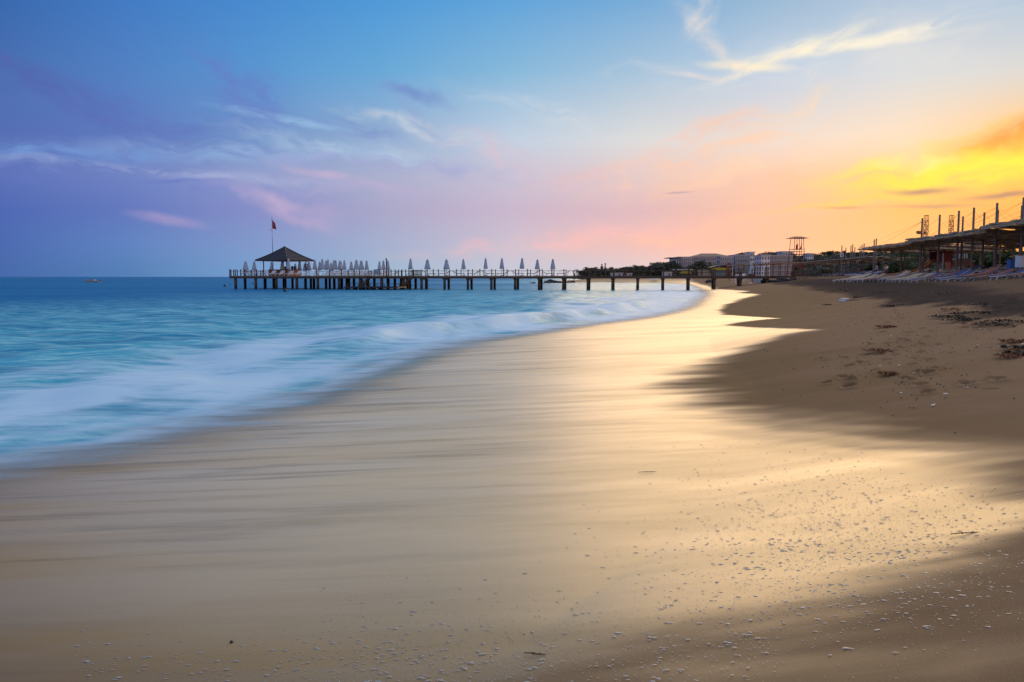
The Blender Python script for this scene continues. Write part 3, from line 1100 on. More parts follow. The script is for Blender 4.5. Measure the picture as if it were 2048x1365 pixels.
def build_pier():
    r = random.Random(2)
    MB().box(((T_P + T_R) / 2, WALK_W / 2, DECK - 0.06), (T_R - T_P, WALK_W, 0.12)).build('walkway_deck', M_DECK, pier)
    MB().box(((T_L + T_P) / 2 - 0.002, PLAT_D / 2, DECK - 0.06), (T_P - T_L, PLAT_D, 0.12)).build('platform_deck', M_DECK, pier)
    for y in (0.12, WALK_W - 0.12):
        MB().box(((T_P + T_R) / 2, y, DECK - 0.27), (T_R - T_P, 0.16, 0.28)).build('edge_beam', M_DECK, pier)
    for y in (0.12, PLAT_D - 0.12):
        MB().box(((T_L + T_P) / 2, y, DECK - 0.28), (T_P - T_L - 0.1, 0.16, 0.30)).build('edge_beam', M_DECK, pier)
    MB().box((T_L + 0.1, PLAT_D / 2, DECK - 0.275), (0.16, PLAT_D - 0.5, 0.28)).build('edge_beam', M_DECK, pier)
    pile = MB().lathe([(0.215, -2.6), (0.205, 0), (0.20, 1.72)], 10).mesh('pile', M_PILE, True)
    cap = MB().box((0, 0, 0), (0.52, 0.42, 0.16)).mesh('pile_cap', M_DARK)
    head = MB().box((0, 0, 0), (0.3, WALK_W - 0.3, 0.2)).mesh('cross_head', M_DECK)
    # walkway bents
    step = (tau(1326) - tau(842)) / 10.0
    t0 = tau(842)
    k = 0
    while t0 + k * step < T_R - 1.0:
        t = t0 + k * step
        inst('cross_head', head, pier, (t, WALK_W / 2, DECK - 0.52))
        for y in (0.3, 2.9):
            o = inst('pile', pile, pier, (t, y, 0))
            inst('pile_cap', cap, o, (0, 0, 1.66))
        k += 1
    # platform bents
    t = T_L + 0.9
    i = 0
    while t < T_P - 0.5:
        for j, y in enumerate((0.35, 3.6, 7.0, 10.4, 13.8)):
            if j and r.random() < 0.12:
                continue
            inst('pile', pile, pier, (t + r.uniform(-0.05, 0.05), y, 0), 0, (1.12, 1.12, 1.02))
        t += 3.55
        i += 1
    # railing posts with rope
    post = MB().box((0, 0, 0.47), (0.12, 0.12, 0.95)).box((0, 0, 0.98), (0.15, 0.15, 0.07)).mesh('railing_post', M_POST)

    def run(ts, y, rope_z=0.80, along=True):
        pts = []
        for q in ts:
            c = (q, y, DECK) if along else (y, q, DECK)
            inst('railing_post', post, pier, c, 0, (1, 1, r.uniform(0.95, 1.05)))
            a = Vector(c) + Vector((0, 0, rope_z))
            if pts:
                b = pts[-1]
                pts.append((a + b) / 2 - Vector((0, 0, 0.07)))
            pts.append(a)
        MB().tube(pts, 0.022, 5).build('rope', M_ROPE, pier)

    ts = [t0 + 0.1 + q * step / 2 for q in range(int((T_R - t0) / (step / 2)) - 1)]
    run(ts, 0.1)
    run(ts, WALK_W - 0.1)
    front = [tau(p) for p in (461.5, 467, 474, 481, 489, 512.7, 527)] + [tau(p) for p in (632.7, 659, 682.5, 696, 708, 718.4, 767, 776.5, 782, 790, 797, 803.8, 811, 817.5, 826)]
    front = [q for q in front]
    run([q for q in front if q < tau(600)], 0.1)
    run([q for q in front if tau(600) < q < tau(740)], 0.1)
    run([q for q in front if q > tau(740)], 0.1)
    run([0.1 + 1.75 * q for q in range(9)], T_L + 0.1, along=False)
    run([T_L + 0.3 + 2.2 * q for q in range(int((T_P - T_L) / 2.2))], PLAT_D - 0.12)
    # low bathing stage with two flights of steps
    a, b = tau(694, 116.5), tau(800, 116.5)
    MB().box(((a + b) / 2, -2.6, 0.42), (b - a, 4.6, 0.2)).build('bathing_stage', M_DARK, pier)
    for q in range(7):
        for y in (-4.6, -0.6):
            MB().lathe([(0.14, -2.2), (0.14, 0.32)], 8).build('stage_leg', M_PILE, pier, True, (a + 0.4 + q * (b - a - 0.8) / 6, y, 0))
    for (x0, x1, y) in ((tau(738, 118.5), tau(722, 118.5), -1.0), (tau(823, 118.5), tau(804, 118.5), -1.0)):
        st = empty('stairs', (0, 0, 0))
        st.parent = pier
        n = 7
        for side in (-0.55, 0.55):
            MB().bar((x0, y + side, DECK - 0.1), (x1, y + side, 0.5), 0.07, 0.22).build('stringer', M_DECK, st)
            MB().bar((x0, y + side, DECK + 0.85), (x1, y + side, 1.45), 0.06).build('handrail', M_POST, st)
            MB().box((x0, y + side, DECK + 0.42), (0.08, 0.08, 0.9)).build('newel', M_POST, st)
            MB().box((x1, y + side, 0.98), (0.08, 0.08, 0.95)).build('newel', M_POST, st)
        for q in range(n):
            f = (q + 0.5) / n
            MB().box((x0 + (x1 - x0) * f, y, DECK - 0.1 + (0.5 - DECK + 0.1) * f), (0.3, 1.1, 0.05)).build('tread', M_DECK, st)
    for (p0, p1) in ((697, 740), (742, 770), (776, 824)):
        MB().bar((tau(p0, 116), -4.4, 0.98), (tau(p1, 116), -4.4, 0.98), 0.07).build('stage_rail', M_POST, pier)
        for p in (p0, (p0 + p1) / 2, p1):
            MB().box((tau(p, 116), -4.4, 0.74), (0.08, 0.08, 0.5)).build('stage_post', M_POST, pier)


build_pier()

# ------------------------------------------------------------------ closed parasols on the pier
CAN = [(0.25, 0.0), (0.30, 0.04), (0.285, 0.22), (0.235, 0.62), (0.175, 1.02), (0.135, 1.26), (0.15, 1.33), (0.13, 1.47), (0.07, 1.60), (0.015, 1.68)]


def parasol_proto(name, ztop):
    t = empty(name)
    MB().lathe(CAN, 16, flute=0.10).build('canopy', M_CANVAS, t, True, (0, 0, ztop - 1.68))
    MB().lathe([(0.022, 0), (0.022, ztop - 1.6)], 8).build('pole', M_STEEL, t, True)
    MB().lathe([(0.26, 0), (0.26, 0.07), (0.05, 0.12)], 12).build('foot', M_WHITE, t)
    MB().lathe([(0.02, 0), (0.03, 0.04), (0.0, 0.09)], 6).build('finial', M_STEEL, t, True, (0, 0, ztop - 0.01))
    return t


PLAT_PAR = [(491.8, 521.6), (508.8, 522), (543.5, 522.5), (565, 518.6), (577.3, 516.7), (591.4, 526.4), (599.8, 519.6), (610.3, 525.5), (618.7, 522.5), (630.4, 518.6),
            (639.6, 522.5), (644.7, 517), (652, 520), (656.2, 517.7), (662.7, 524.5), (668, 519), (671.8, 519.2), (679.3, 520), (682.2, 521.6), (689.4, 519.6),
            (702.7, 522), (713.4, 519), (723.6, 520), (734, 520), (759.3, 521.6), (767.5, 520), (776.3, 520), (820.9, 516.3)]
WALK_PAR = [(855.1, 518), (893.5, 518), (927.6, 517.2), (971.5, 515.4), (1003.5, 515.5), (1043.6, 515), (1074.3, 518), (1105.5, 517)]
PAR_POS = []


def build_parasols():
    r = random.Random(9)
    p0 = parasol_proto('closed_parasol', 2.75)
    first = True
    fat = {713.4, 893.5, 618.7, 723.6, 491.8, 508.8, 855.1}
    for kind, lst in (('platform', PLAT_PAR), ('walk', WALK_PAR)):
        for i, (px, yt) in enumerate(lst):
            u = uu(px)
            if kind == 'platform':
                n = 121.0 + 12.5 * min(1, max(0, (yt - 516.5) / 6.5)) ** 0.8
                if px < 500:
                    n = 122.0
            else:
                n = PN + WALK_W - 0.55
            Y = n / (sa * u + ca)
            top = EYE + (554 - yt) * Y / 1598.0
            h = top - DECK
            o = p0 if first else copy_tree(p0)
            first = False
            o.location = (u * Y, Y, DECK)
            w = r.uniform(1.08, 1.25) * (1.28 if px in fat else 1.0)
            o.scale = (w, w, h / 2.84)
            o.rotation_euler = (R(r.uniform(-1.2, 1.2)), R(r.uniform(-1.2, 1.2)), r.uniform(0, 6))
            PAR_POS.append((u * Y, Y))
            if kind == 'platform':
                if px < 515:
                    lab = 'closed pale blue parasol at the seaward corner of the pier, %s from its tip' % ORD[i]
                elif px < 615:
                    lab = 'closed pale blue parasol before the dark kiosk roof, %s from its sea side' % ORD[i - 2]
                elif px < 740:
                    lab = 'closed pale blue parasol, %s of the crowd landward of the pier kiosk' % ORD[i - 8]
                elif px < 780:
                    lab = 'closed pale blue parasol, %s of three around the tall lamp post on the pier' % ORD[i - 24]
                else:
                    lab = 'lone closed pale blue parasol at the joint of platform and walkway'
            else:
                if px == 893.5:
                    lab = 'half open pale parasol, the broadest along the narrow pier walkway'
                else:
                    lab = 'closed pale blue parasol along the narrow pier walkway, %s from the platform' % ORD[i]
            tag(o, lab, 'parasol', 'closed parasols on the pier')


build_parasols()


# ------------------------------------------------------------------ sun loungers
def lounger_proto(frame, cushion, back=28):
    """axis along x: foot at -x, raised head at +x"""
    t = empty('sun_lounger')
    f = MB()
    for y in (-0.31, 0.31):
        f.bar((-0.98, y, 0.33), (0.35, y, 0.33), 0.05, 0.07)
    f.bar((-0.98, -0.31, 0.33), (-0.98, 0.31, 0.33), 0.05, 0.07)
    f.bar((0.35, -0.31, 0.33), (0.35, 0.31, 0.33), 0.05, 0.07)
    f.build('frame', frame, t)
    c, s = math.cos(R(back)), math.sin(R(back))
    MB().box((-0.33, 0, 0.40), (1.28, 0.6, 0.05)).build('seat_cushion', cushion, t)
    mx = Matrix.Rotation(-R(back), 3, 'Y')
    MB().box((0.35 + 0.39 * c, 0, 0.40 + 0.39 * s), (0.8, 0.6, 0.05), m=mx).build('back_cushion', cushion, t)
    b = MB()
    for y in (-0.31, 0.31):
        b.bar((0.35, y, 0.36), (0.35 + 0.82 * c, y, 0.36 + 0.82 * s), 0.045, 0.05)
        b.bar((0.35 + 0.6 * c, y, 0.34 + 0.6 * s), (0.62, y, 0.02), 0.035)
    b.build('back_frame', frame, t)
    for x, d in ((-0.8, -0.16), (0.12, 0.16)):
        for y in (-0.31, 0.31):
            MB().bar((x, y, 0.32), (x + d, y * 1.04, 0.0), 0.045).build('leg', frame, t)
    return t


L_PIER = lounger_proto(M_WHITE, M_MATT_W, 34)
L_BLUE = lounger_proto(M_WHITE, M_MATT_B, 24)
L_CREAM = lounger_proto(M_WHITE, M_MATT_O, 22)
L_RUST = lounger_proto(M_STEEL, M_MATT_R, 20)
L_DARK = lounger_proto(M_STEEL, M_MATT_B, 18)
USED = set()


def use(proto):
    if id(proto) in USED:
        return copy_tree(proto)
    USED.add(id(proto))
    return proto


def pier_loungers():
    r = random.Random(21)
    rows = [(1.6, 'front', tau(640), tau(762), 1.35), (5.0, 'second', tau(628), tau(764), 1.4), (8.6, 'third', tau(624), tau(764), 1.5), (1.5, 'seaward front', tau(476), tau(628), 1.5)]
    for (y, nm, a, b, st) in rows:
        t = a + 0.6
        i = 0
        while t < b and i < 30:
            o = use(L_PIER)
            p = pw(t, PN + y + r.uniform(-0.12, 0.12))
            o.location = (p.x, p.y, DECK)
            o.rotation_euler = (0, 0, math.pi / 2 - PA + r.uniform(-0.08, 0.08))
            lab = 'pale sun lounger in the %s row of the pier platform, %s from its sea end' % (nm, ORD[i])
            if nm[0:3] == 'sea':
                lab = 'pale sun lounger between pier kiosk and front railing, %s from the sea end' % ORD[i]
            tag(o, lab, 'sun lounger', 'sun loungers on the pier platform')
            t += st
            i += 1
    t = tau(852)
    i = 0
    while t < tau(1130):
        o = use(L_PIER)
        p = pw(t, PN + 2.1)
        o.location = (p.x, p.y, DECK)
        o.rotation_euler = (0, 0, -PA + (0 if i % 2 else math.pi) + r.uniform(-0.05, 0.05))
        tag(o, 'pale sun lounger lying along the narrow pier walkway, %s from the platform' % ORD[i], 'sun lounger', 'sun loungers on the pier walkway')
        t += 2.35
        i += 1


pier_loungers()


# ------------------------------------------------------------------ the kiosk at the pier head
def build_kiosk():
    n = PN + 8.0
    c = pw(tau(570.5, n), n)
    k = empty('kiosk', (c.x, c.y, DECK), R(20.3), 'open bar kiosk with a dark pyramid roof on the pier platform', 'kiosk')
    # square plan: corners on the local axes
    Rr, ez, tz = 4.85, 2.62, 4.95
    cor = [(Rr, 0), (0, Rr), (-Rr, 0), (0, -Rr)]
    rf = empty('roof', (0, 0, 0))
    rf.parent = k
    for i in range(4):
        a, b = Vector((*cor[i], ez)), Vector((*cor[(i + 1) % 4], ez))
        top = Vector((0, 0, tz))
        N = 9
        for q in range(N):
            f0, f1 = q / N, (q + 1) / N
            sag = lambda f: -0.16 * math.sin(math.pi * f)
            lift = Vector((0, 0, 0.05))
            p0, p1 = a.lerp(top, f0), b.lerp(top, f0)
            p2, p3 = b.lerp(top, f1), a.lerp(top, f1)
            dz0, dz1 = Vector((0, 0, sag(f0))), Vector((0, 0, sag(f1)))
            vs = [p0 + dz0 + lift, p1 + dz0 + lift, p2 + dz1, p3 + dz1, p0 + dz0 - lift * 0.4, p1 + dz0 - lift * 0.4]
            MB().add(vs, [(0, 1, 2, 3), (4, 5, 1, 0), (4, 3, 2, 5)]).build('shingle_course', M_ROOF, rf)
        MB().tube([a + Vector((0, 0, 0.05))] + [a.lerp(top, f) + Vector((0, 0, 0.06 - 0.16 * math.sin(math.pi * f))) for f in (0.25, 0.5, 0.75)] + [top], 0.07, 6).build('hip_ridge', M_DARK, rf)
        MB().bar(a - Vector((0, 0, 0.06)), b - Vector((0, 0, 0.06)), 0.1, 0.14).build('eave_board', M_POST, rf)
    MB().lathe([(0.3, 0), (0.22, 0.12), (0.0, 0.2)], 4).build('roof_cap', M_DARK, rf, False, (0, 0, tz - 0.1))
    for (x, y) in [(q[0] * 0.72, q[1] * 0.72) for q in cor]:
        MB().box((x, y, 1.42), (0.16, 0.16, 2.84)).build('post', M_POST, k)
    # bar counter, square round the middle
    h = 2.7
    cs = [(h, 0), (0, h), (-h, 0), (0, -h)]
    for i in range(4):
        a, b = Vector((*cs[i], 0)), Vector((*cs[(i + 1) % 4], 0))
        d = (b - a).normalized() * 0.1
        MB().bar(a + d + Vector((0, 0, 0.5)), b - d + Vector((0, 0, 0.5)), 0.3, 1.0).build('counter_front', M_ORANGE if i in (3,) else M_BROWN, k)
        MB().bar(a + Vector((0, 0, 1.04)), b + Vector((0, 0, 1.04)), 0.5, 0.07).build('counter_top', M_BROWN, k)
    MB().box((0, 0, 0.6), (1.2, 0.8, 1.2)).box((0, 0, 1.4), (0.9, 0.5, 0.4)).build('back_bar', M_DARK, k)
    # flag pole
    n2 = PN + 12.0
    q = pw(tau(546.5, n2), n2)
    fp = empty('flagpole', (q.x, q.y, DECK), 0, 'tall thin flagpole with a drooping red flag behind the kiosk', 'flagpole')
    top = EYE + (554 - 437) * q.y / 1598 - DECK
    MB().lathe([(0.07, 0), (0.055, top * 0.6), (0.035, top)], 8).build('pole', M_STEEL, fp, True)
    MB().lathe([(0.0, 0), (0.07, 0.06), (0.0, 0.13)], 8).build('finial', M_STEEL, fp, True, (0, 0, top))
    MB().bar((-0.55, 0, top - 2.15), (0.1, 0, top - 2.15), 0.05).build('yard', M_STEEL, fp)
    vs, fs = [], []
    nu, nv = 10, 12
    for j in range(nv + 1):
        for i in range(nu + 1):
            a, b = i / nu, j / nv
            w = 0.78 * (1 - 0.18 * (1 - b) * a)
            x = 0.05 + a * w * (0.85 + 0.15 * b)
            y = 0.13 * math.sin(a * 9.5 + b * 1.2) * (0.3 + a)
            z = top - 0.35 - b * 1.55 - a * (1 - b) * 0.75 - 0.25 * a * a * b
            vs.append((x, y, z))
    for j in range(nv):
        for i in range(nu):
            a = j * (nu + 1) + i
            fs.append((a, a + 1, a + nu + 2, a + nu + 1))
    fl = MB().add(vs, fs).build('flag', M_FLAG, fp, True)
    # the white emblem, mostly lost in the folds: crescent and star
    em = MB()
    cx, cz = 0.36, top - 1.28
    yo = -0.17
    arc_o = [(cx + 0.16 * math.cos(R(t)), cz + 0.26 * math.sin(R(t))) for t in range(50, 311, 20)]
    arc_i = [(cx + 0.045 + 0.125 * math.cos(R(t)), cz + 0.205 * math.sin(R(t))) for t in range(50, 311, 20)]
    v2 = [(x, yo, z) for x, z in arc_o] + [(x, yo, z) for x, z in arc_i]
    m_ = len(arc_o)
    em.add(v2, [(i, i + 1, m_ + i + 1, m_ + i) for i in range(m_ - 1)])
    star = [(cx + 0.17 + (0.06 if i % 2 == 0 else 0.024) * math.cos(R(36 * i)), yo, cz + (0.1 if i % 2 == 0 else 0.04) * math.sin(R(36 * i))) for i in range(10)]
    em.add(star, [tuple(range(10))])
    em.build('flag_emblem', mat('flag_white', (0.55, 0.38, 0.42), 0.9), fp)
    # life ring on a kiosk post
    v = at(606.5, 530.5, c.y - 3.4)
    ring = MB()
    pts = [(0.27 * math.cos(2 * math.pi * i / 14), 0, 0.27 * math.sin(2 * math.pi * i / 14)) for i in range(15)]
    ring.tube(pts, 0.07, 6, cap=False)
    o = ring.build('life_ring', mat('faded_orange', (0.18, 0.085, 0.06), 0.7), None, True)
    o.location = k.matrix_basis @ Vector((Rr * 0.72 + 0.02, -0.14, 1.72))
    o.rotation_euler = (0, 0, R(8))
    tag(o, 'round life ring hanging on a post of the pier kiosk', 'life ring')
    # planters on the counter
    for i, (px, lab) in enumerate(((584.5, 'dark tapered tub standing on the kiosk counter, the seaward one of two'), (590, 'dark tapered tub standing on the kiosk counter, the landward one of two'))):
        t = empty('tub', (0, 0, 0), 0, lab, 'tub', 'tubs on the kiosk counter')
        y = c.y - 2.0
        p = at(px, 540, y)
        t.location = (p.x, p.y, DECK + 1.075)
        MB().lathe([(0.16, 0), (0.24, 0.42), (0.2, 0.42)], 10).build('pot', M_DARK, t, True)
        MB().lathe([(0.2, 0), (0.24, 0.08), (0.1, 0.16)], 10).build('rim', M_BROWN, t, True, (0, 0, 0.4))


build_kiosk()


def pier_furniture():
    # bistro tables with chairs at the sea end
    for i, (px, n, lab) in enumerate(((498, 123.6, 'small dark bistro table at the sea end of the pier platform'), (515, 123.8, 'small dark bistro table beside the kiosk on the pier platform'))):
        c = pw(tau(px, n), n)
        t = empty('bistro_table', (c.x, c.y, DECK), 0.2, lab, 'table', 'bistro tables on the pier')
        MB().lathe([(0.42, 0), (0.42, 0.04)], 14).build('table_top', M_BROWN, t, False, (0, 0, 0.72))
        MB().lathe([(0.25, 0), (0.04, 0.05), (0.035, 0.72)], 8).build('pedestal', M_DARK, t)
        for j, d in enumerate((-0.75, 0.75)):
            q = empty('bistro_chair', (c.x + d * ca, c.y - d * sa, DECK), 0 if d < 0 else math.pi,
                      'dark chair %s of the bistro table %s' % (('seaward', 'landward')[j], ('at the pier tip', 'beside the pier kiosk')[i]), 'chair', 'bistro chairs on the pier')
            MB().box((0, 0, 0.45), (0.42, 0.42, 0.05)).build('seat', M_DARK, q)
            MB().box((-0.2, 0, 0.72), (0.05, 0.42, 0.5)).build('backrest', M_DARK, q)
            for sx in (-0.18, 0.18):
                for sy in (-0.18, 0.18):
                    MB().box((sx, sy, 0.215), (0.04, 0.04, 0.43)).build('leg', M_DARK, q)
    # lamp post
    c = pw(tau(773, 119.95), 119.95)
    t = empty('lamp_post', (c.x, c.y, DECK - 0.4), 0, 'tall dark lamp post on the front edge of the pier platform', 'lamp post')
    MB().lathe([(0.09, 0), (0.07, 2.9)], 8).build('pole', M_POST, t)
    MB().lathe([(0.05, 0), (0.14, 0.05), (0.10, 0.22), (0.02, 0.28)], 8).build('lantern', M_DARK, t, True, (0, 0, 2.88))
    # notice board
    c = pw(tau(754, 120.6), 120.6)
    t = empty('notice_board', (c.x, c.y, DECK), -PA, 'pale blue framed board standing at the head of the pier stairs', 'notice board')
    MB().box((0, 0, 0.56), (0.86, 0.04, 0.74)).build('board', M_PALEBLUE, t)
    for x in (-0.46, 0.46):
        MB().box((x, 0, 0.52), (0.07, 0.07, 1.04)).build('post', M_DARK, t)
    MB().box((0, 0, 0.97), (0.99, 0.06, 0.06)).build('rail', M_DARK, t)
    # dark slatted screen where platform meets walkway
    a, b = tau(824, 120.5), tau(842, 120.5)
    c = pw((a + b) / 2, 120.5)
    t = empty('slatted_screen', (c.x, c.y, DECK), -PA, 'dark slatted timber screen where the walkway meets the platform', 'screen')
    w = b - a
    for z in (0.2, 0.82):
        MB().box((0, 0.04, z), (w, 0.04, 0.08)).build('rail', M_DARK, t)
    for i in range(7):
        MB().box((-w / 2 + 0.1 + i * (w - 0.2) / 6, 0, 0.46), (0.12, 0.03, 0.92)).build('slat', M_DARK, t)
    # mooring floats
    fb = None
    for i, (px, py, s, lab) in enumerate(((449.5, 573.5, 1.0, 'small dark mooring buoy farthest out from the pier head'), (461, 570, 0.6, 'tiny dark float just off the seaward corner of the pier'),
                                          (506, 569, 0.8, 'small dark float seen between the seaward piles of the pier'), (570, 584, 0.9, 'small dark float in front of the piles below the kiosk'))):
        d = ray(px, py)
        p = Vector((0, 0, EYE)) + d * (-EYE / d.z)
        if fb is None:
            fb = empty('mooring_buoy')
            MB().lathe([(0.0, -0.25), (0.22, -0.1), (0.26, 0.1), (0.16, 0.3), (0.05, 0.38)], 10).build('float', M_DARK, fb, True)
            MB().lathe([(0.03, 0.36), (0.03, 0.6)], 6).build('eye', M_STEEL, fb)
            o = fb
        else:
            o = copy_tree(fb)
        o.location = (p.x, p.y, 0.05)
        o.scale = (s, s, s)
        tag(o, lab, 'buoy', 'mooring buoys off the pier')
    # motor boat
    p = at(185, 564.5, 300)
    t = empty('motorboat', (p.x, p.y, 0), R(178), 'small open white motorboat alone far out on the sea', 'boat')
    sec = [(-2.9, 0.95, 0.55), (-1.5, 1.1, 0.6), (0.3, 1.05, 0.68), (1.7, 0.75, 0.8), (2.7, 0.3, 0.95), (3.2, 0.02, 1.05)]
    vs, fs = [], []
    for x, w, h in sec:
        vs += [(x, -w, h), (x, -w * 0.75, -0.1), (x, 0, -0.3), (x, w * 0.75, -0.1), (x, w, h)]
    for i in range(len(sec) - 1):
        for j in range(4):
            a = i * 5 + j
            fs.append((a, a + 5, a + 6, a + 1))
    fs.append((0, 1, 2, 3, 4))
    MB().add(vs, fs).build('hull', mat('boat_white', (0.36, 0.44, 0.52), 0.5, 0.1), t)
    MB().add([(x, y, h - 0.08) for x, w, h in sec for y in (-w * 0.95, w * 0.95)], [(2 * i, 2 * i + 1, 2 * i + 3, 2 * i + 2) for i in range(5)]).build('foredeck', mat('boat_white', (0.36, 0.44, 0.52), 0.5, 0.1), t)
    MB().add([(0.4, -0.7, 0.7), (0.4, 0.7, 0.7), (0.0, 0.6, 1.15), (0.0, -0.6, 1.15), (0.36, -0.7, 0.7), (0.36, 0.7, 0.7)], [(0, 1, 2, 3), (5, 4, 3, 2)]).build('windscreen', M_GLASS, t)
    MB().box((-3.05, 0, 0.55), (0.4, 0.36, 0.7)).box((-3.1, 0, -0.1), (0.15, 0.15, 0.7)).build('outboard_motor', M_DARK, t)
    MB().box((-0.8, 0, 0.75), (0.5, 1.2, 0.3)).build('seat', M_MATT_W, t)
    MB().box((0.1, 0, -0.02), (5.2, 1.96, 0.22)).build('waterline_band', M_DARK, t)


pier_furniture()


# ------------------------------------------------------------------ people
def skin_body(name, joints, edges, material, parent, sub=1):
    me = bpy.data.meshes.new(name)
    me.from_pydata([j[0] for j in joints], edges, [])
    me.materials.append(material)
    o = bpy.data.objects.new(name, me)
    COL.objects.link(o)
    o.parent = parent
    m = o.modifiers.new('skin', 'SKIN')
    m.use_smooth_shade = True
    for v, j in zip(me.skin_vertices[0].data, joints):
        v.radius = (j[1], j[1])
    me.skin_vertices[0].data[0].use_root = True
    s = o.modifiers.new('sub', 'SUBSURF')
    s.levels = s.render_levels = sub
    return o


def person(loc, rz, label, shirt, trousers, hair, pose='stand', scale=1.0, skin=(0.30, 0.17, 0.11)):
    t = empty('person', loc, rz, label, 'person')
    t.scale = (scale,) * 3
    msk = mat('skin_tone', skin, 0.6, 0.08)
    if pose == 'stand':
        hip, sh, hd = 0.92, 1.42, 1.62
        L = [((0, 0, hip), .13), ((0, 0, 1.18), .125), ((0, 0, sh - .03), .13), ((0, 0, 1.51), .055), ((0, .01, hd - .03), .09), ((0, .015, hd + .06), .085),
             ((.19, 0, sh - .04), .055), ((.235, .02, 1.14), .042), ((.24, .1, .9), .034), ((.24, .13, .81), .036),
             ((-.19, 0, sh - .04), .055), ((-.235, .02, 1.14), .042), ((-.22, .14, .95), .034), ((-.2, .2, .9), .036),
             ((.095, 0, .84), .085), ((.1, .03, .48), .06), ((.1, 0, .09), .042), ((.11, .14, .035), .036),
             ((-.095, 0, .84), .085), ((-.1, .06, .48), .06), ((-.1, -.05, .09), .042), ((-.11, .09, .035), .036)]
        E = [(0, 1), (1, 2), (2, 3), (3, 4), (4, 5), (2, 6), (6, 7), (7, 8), (8, 9), (2, 10), (10, 11), (11, 12), (12, 13), (0, 14), (14, 15), (15, 16), (16, 17), (0, 18), (18, 19), (19, 20), (20, 21)]
        ST = [0, 1, 2, 6, 7, 10, 11]
        SE = [(0, 1), (1, 2), (2, 3), (3, 4), (2, 5), (5, 6)]
        TR = [0, 14, 15, 16, 18, 19, 20]
        TE = [(0, 1), (1, 2), (2, 3), (0, 4), (4, 5), (5, 6)]
        head = Vector((0, .015, hd + .03))
    else:
        L = [((0, 0, .5), .14), ((0, -.03, .74), .13), ((0, 0, .98), .13), ((0, .03, 1.08), .055), ((0, .06, 1.17), .09), ((0, .07, 1.26), .085),
             ((.2, .01, .96), .055), ((.25, .12, .72), .042), ((.16, .3, .62), .034), ((.13, .37, .62), .036),
             ((-.2, .01, .96), .055), ((-.25, .12, .72), .042), ((-.16, .3, .62), .034), ((-.13, .37, .62), .036),
             ((.11, .1, .5), .09), ((.13, .44, .5), .065), ((.13, .47, .1), .045), ((.13, .6, .04), .036),
             ((-.11, .1, .5), .09), ((-.13, .44, .5), .065), ((-.13, .47, .1), .045), ((-.13, .6, .04), .036)]
        E = [(0, 1), (1, 2), (2, 3), (3, 4), (4, 5), (2, 6), (6, 7), (7, 8), (8, 9), (2, 10), (10, 11), (11, 12), (12, 13), (0, 14), (14, 15), (15, 16), (16, 17), (0, 18), (18, 19), (19, 20), (20, 21)]
        ST = [0, 1, 2, 6, 7, 10, 11]
        SE = [(0, 1), (1, 2), (2, 3), (3, 4), (2, 5), (5, 6)]
        TR = [0, 14, 15, 18, 19]
        TE = [(0, 1), (1, 2), (0, 3), (3, 4)]
        head = Vector((0, .07, 1.22))
    skin_body('body', L, E, msk, t, 2)
    skin_body('shirt', [(L[i][0], L[i][1] + .016) for i in ST], SE, shirt, t, 1)
    skin_body('trousers', [(L[i][0], L[i][1] + .02) for i in TR], TE, trousers, t, 1)
    MB().lathe([(.03, -.05), (.105, -.01), (.11, .06), (.08, .12), (.01, .145)], 10, (head.x, head.y - .025, head.z)).build('hair', hair, t, True)
    fc = MB()
    for sx in (-.033, .033):
        fc.box((head.x + sx, head.y + .088, head.z + .015), (.022, .02, .012))
    fc.build('eyes', M_DARK, t)
    MB().box((head.x, head.y + .10, head.z - .02), (.022, .03, .04)).build('nose', msk, t)
    MB().box((head.x, head.y + .088, head.z - .055), (.045, .02, .01)).build('mouth', mat('lips', (0.25, 0.08, 0.07)), t)
    return t


M_HAIR = mat('dark_hair', (0.015, 0.012, 0.012), 0.7)
M_HAIR2 = mat('grey_hair', (0.35, 0.33, 0.32), 0.8)


def build_people():
    n = PN + 1.4
    a = pw(tau(1203.5, n), n)
    person((a.x, a.y, DECK), R(-150), 'dark haired person in dark blue top on the pier, leaning towards a companion in yellow', mat('navy_shirt', (0.04, 0.04, 0.09)), mat('navy_trousers', (0.03, 0.028, 0.05)), M_HAIR, scale=1.0)
    b = pw(tau(1210.2, n - .5), n - .5)
    person((b.x, b.y, DECK), R(-100), 'taller person in a yellow green top standing on the pier walkway', mat('yellow_shirt', (0.36, 0.34, 0.06)), mat('grey_trousers', (0.10, 0.08, 0.09)), M_HAIR, scale=1.06)
    for px, Y, lab, c, tr, rz in ((1753, 84.0, 'person in a lavender shirt sitting bent forward by the loungers under the far canopy', (0.30, 0.28, 0.50), (0.08, 0.05, 0.06), 70),
                                  (1771, 82.0, 'person in a white vest sitting beside a companion in lavender', (0.66, 0.62, 0.60), (0.10, 0.07, 0.07), 120)):
        x = uu(px) * Y
        person((x, Y, gz(x, Y) + 0.02), R(rz), lab, mat('shirt_%s' % lab[12:16].strip(), c), mat('shorts_%s' % lab[12:16].strip(), tr), M_HAIR, 'sit', 1.02)
    x, Y = uu(1717) * 104, 104.0
    person((x, Y, gz(x, Y)), R(-120), 'small figure in a red top sitting in front of the far beach canopy', mat('red_shirt', (0.42, 0.07, 0.06)), mat('red_shorts', (0.2, 0.05, 0.05)), M_HAIR, 'sit', 0.9)


build_people()


# ------------------------------------------------------------------ reed canopies along the beach
def line_x(Y):
    return 28.6 + (Y - 45) * 0.157


MAST_TOP = 6.42


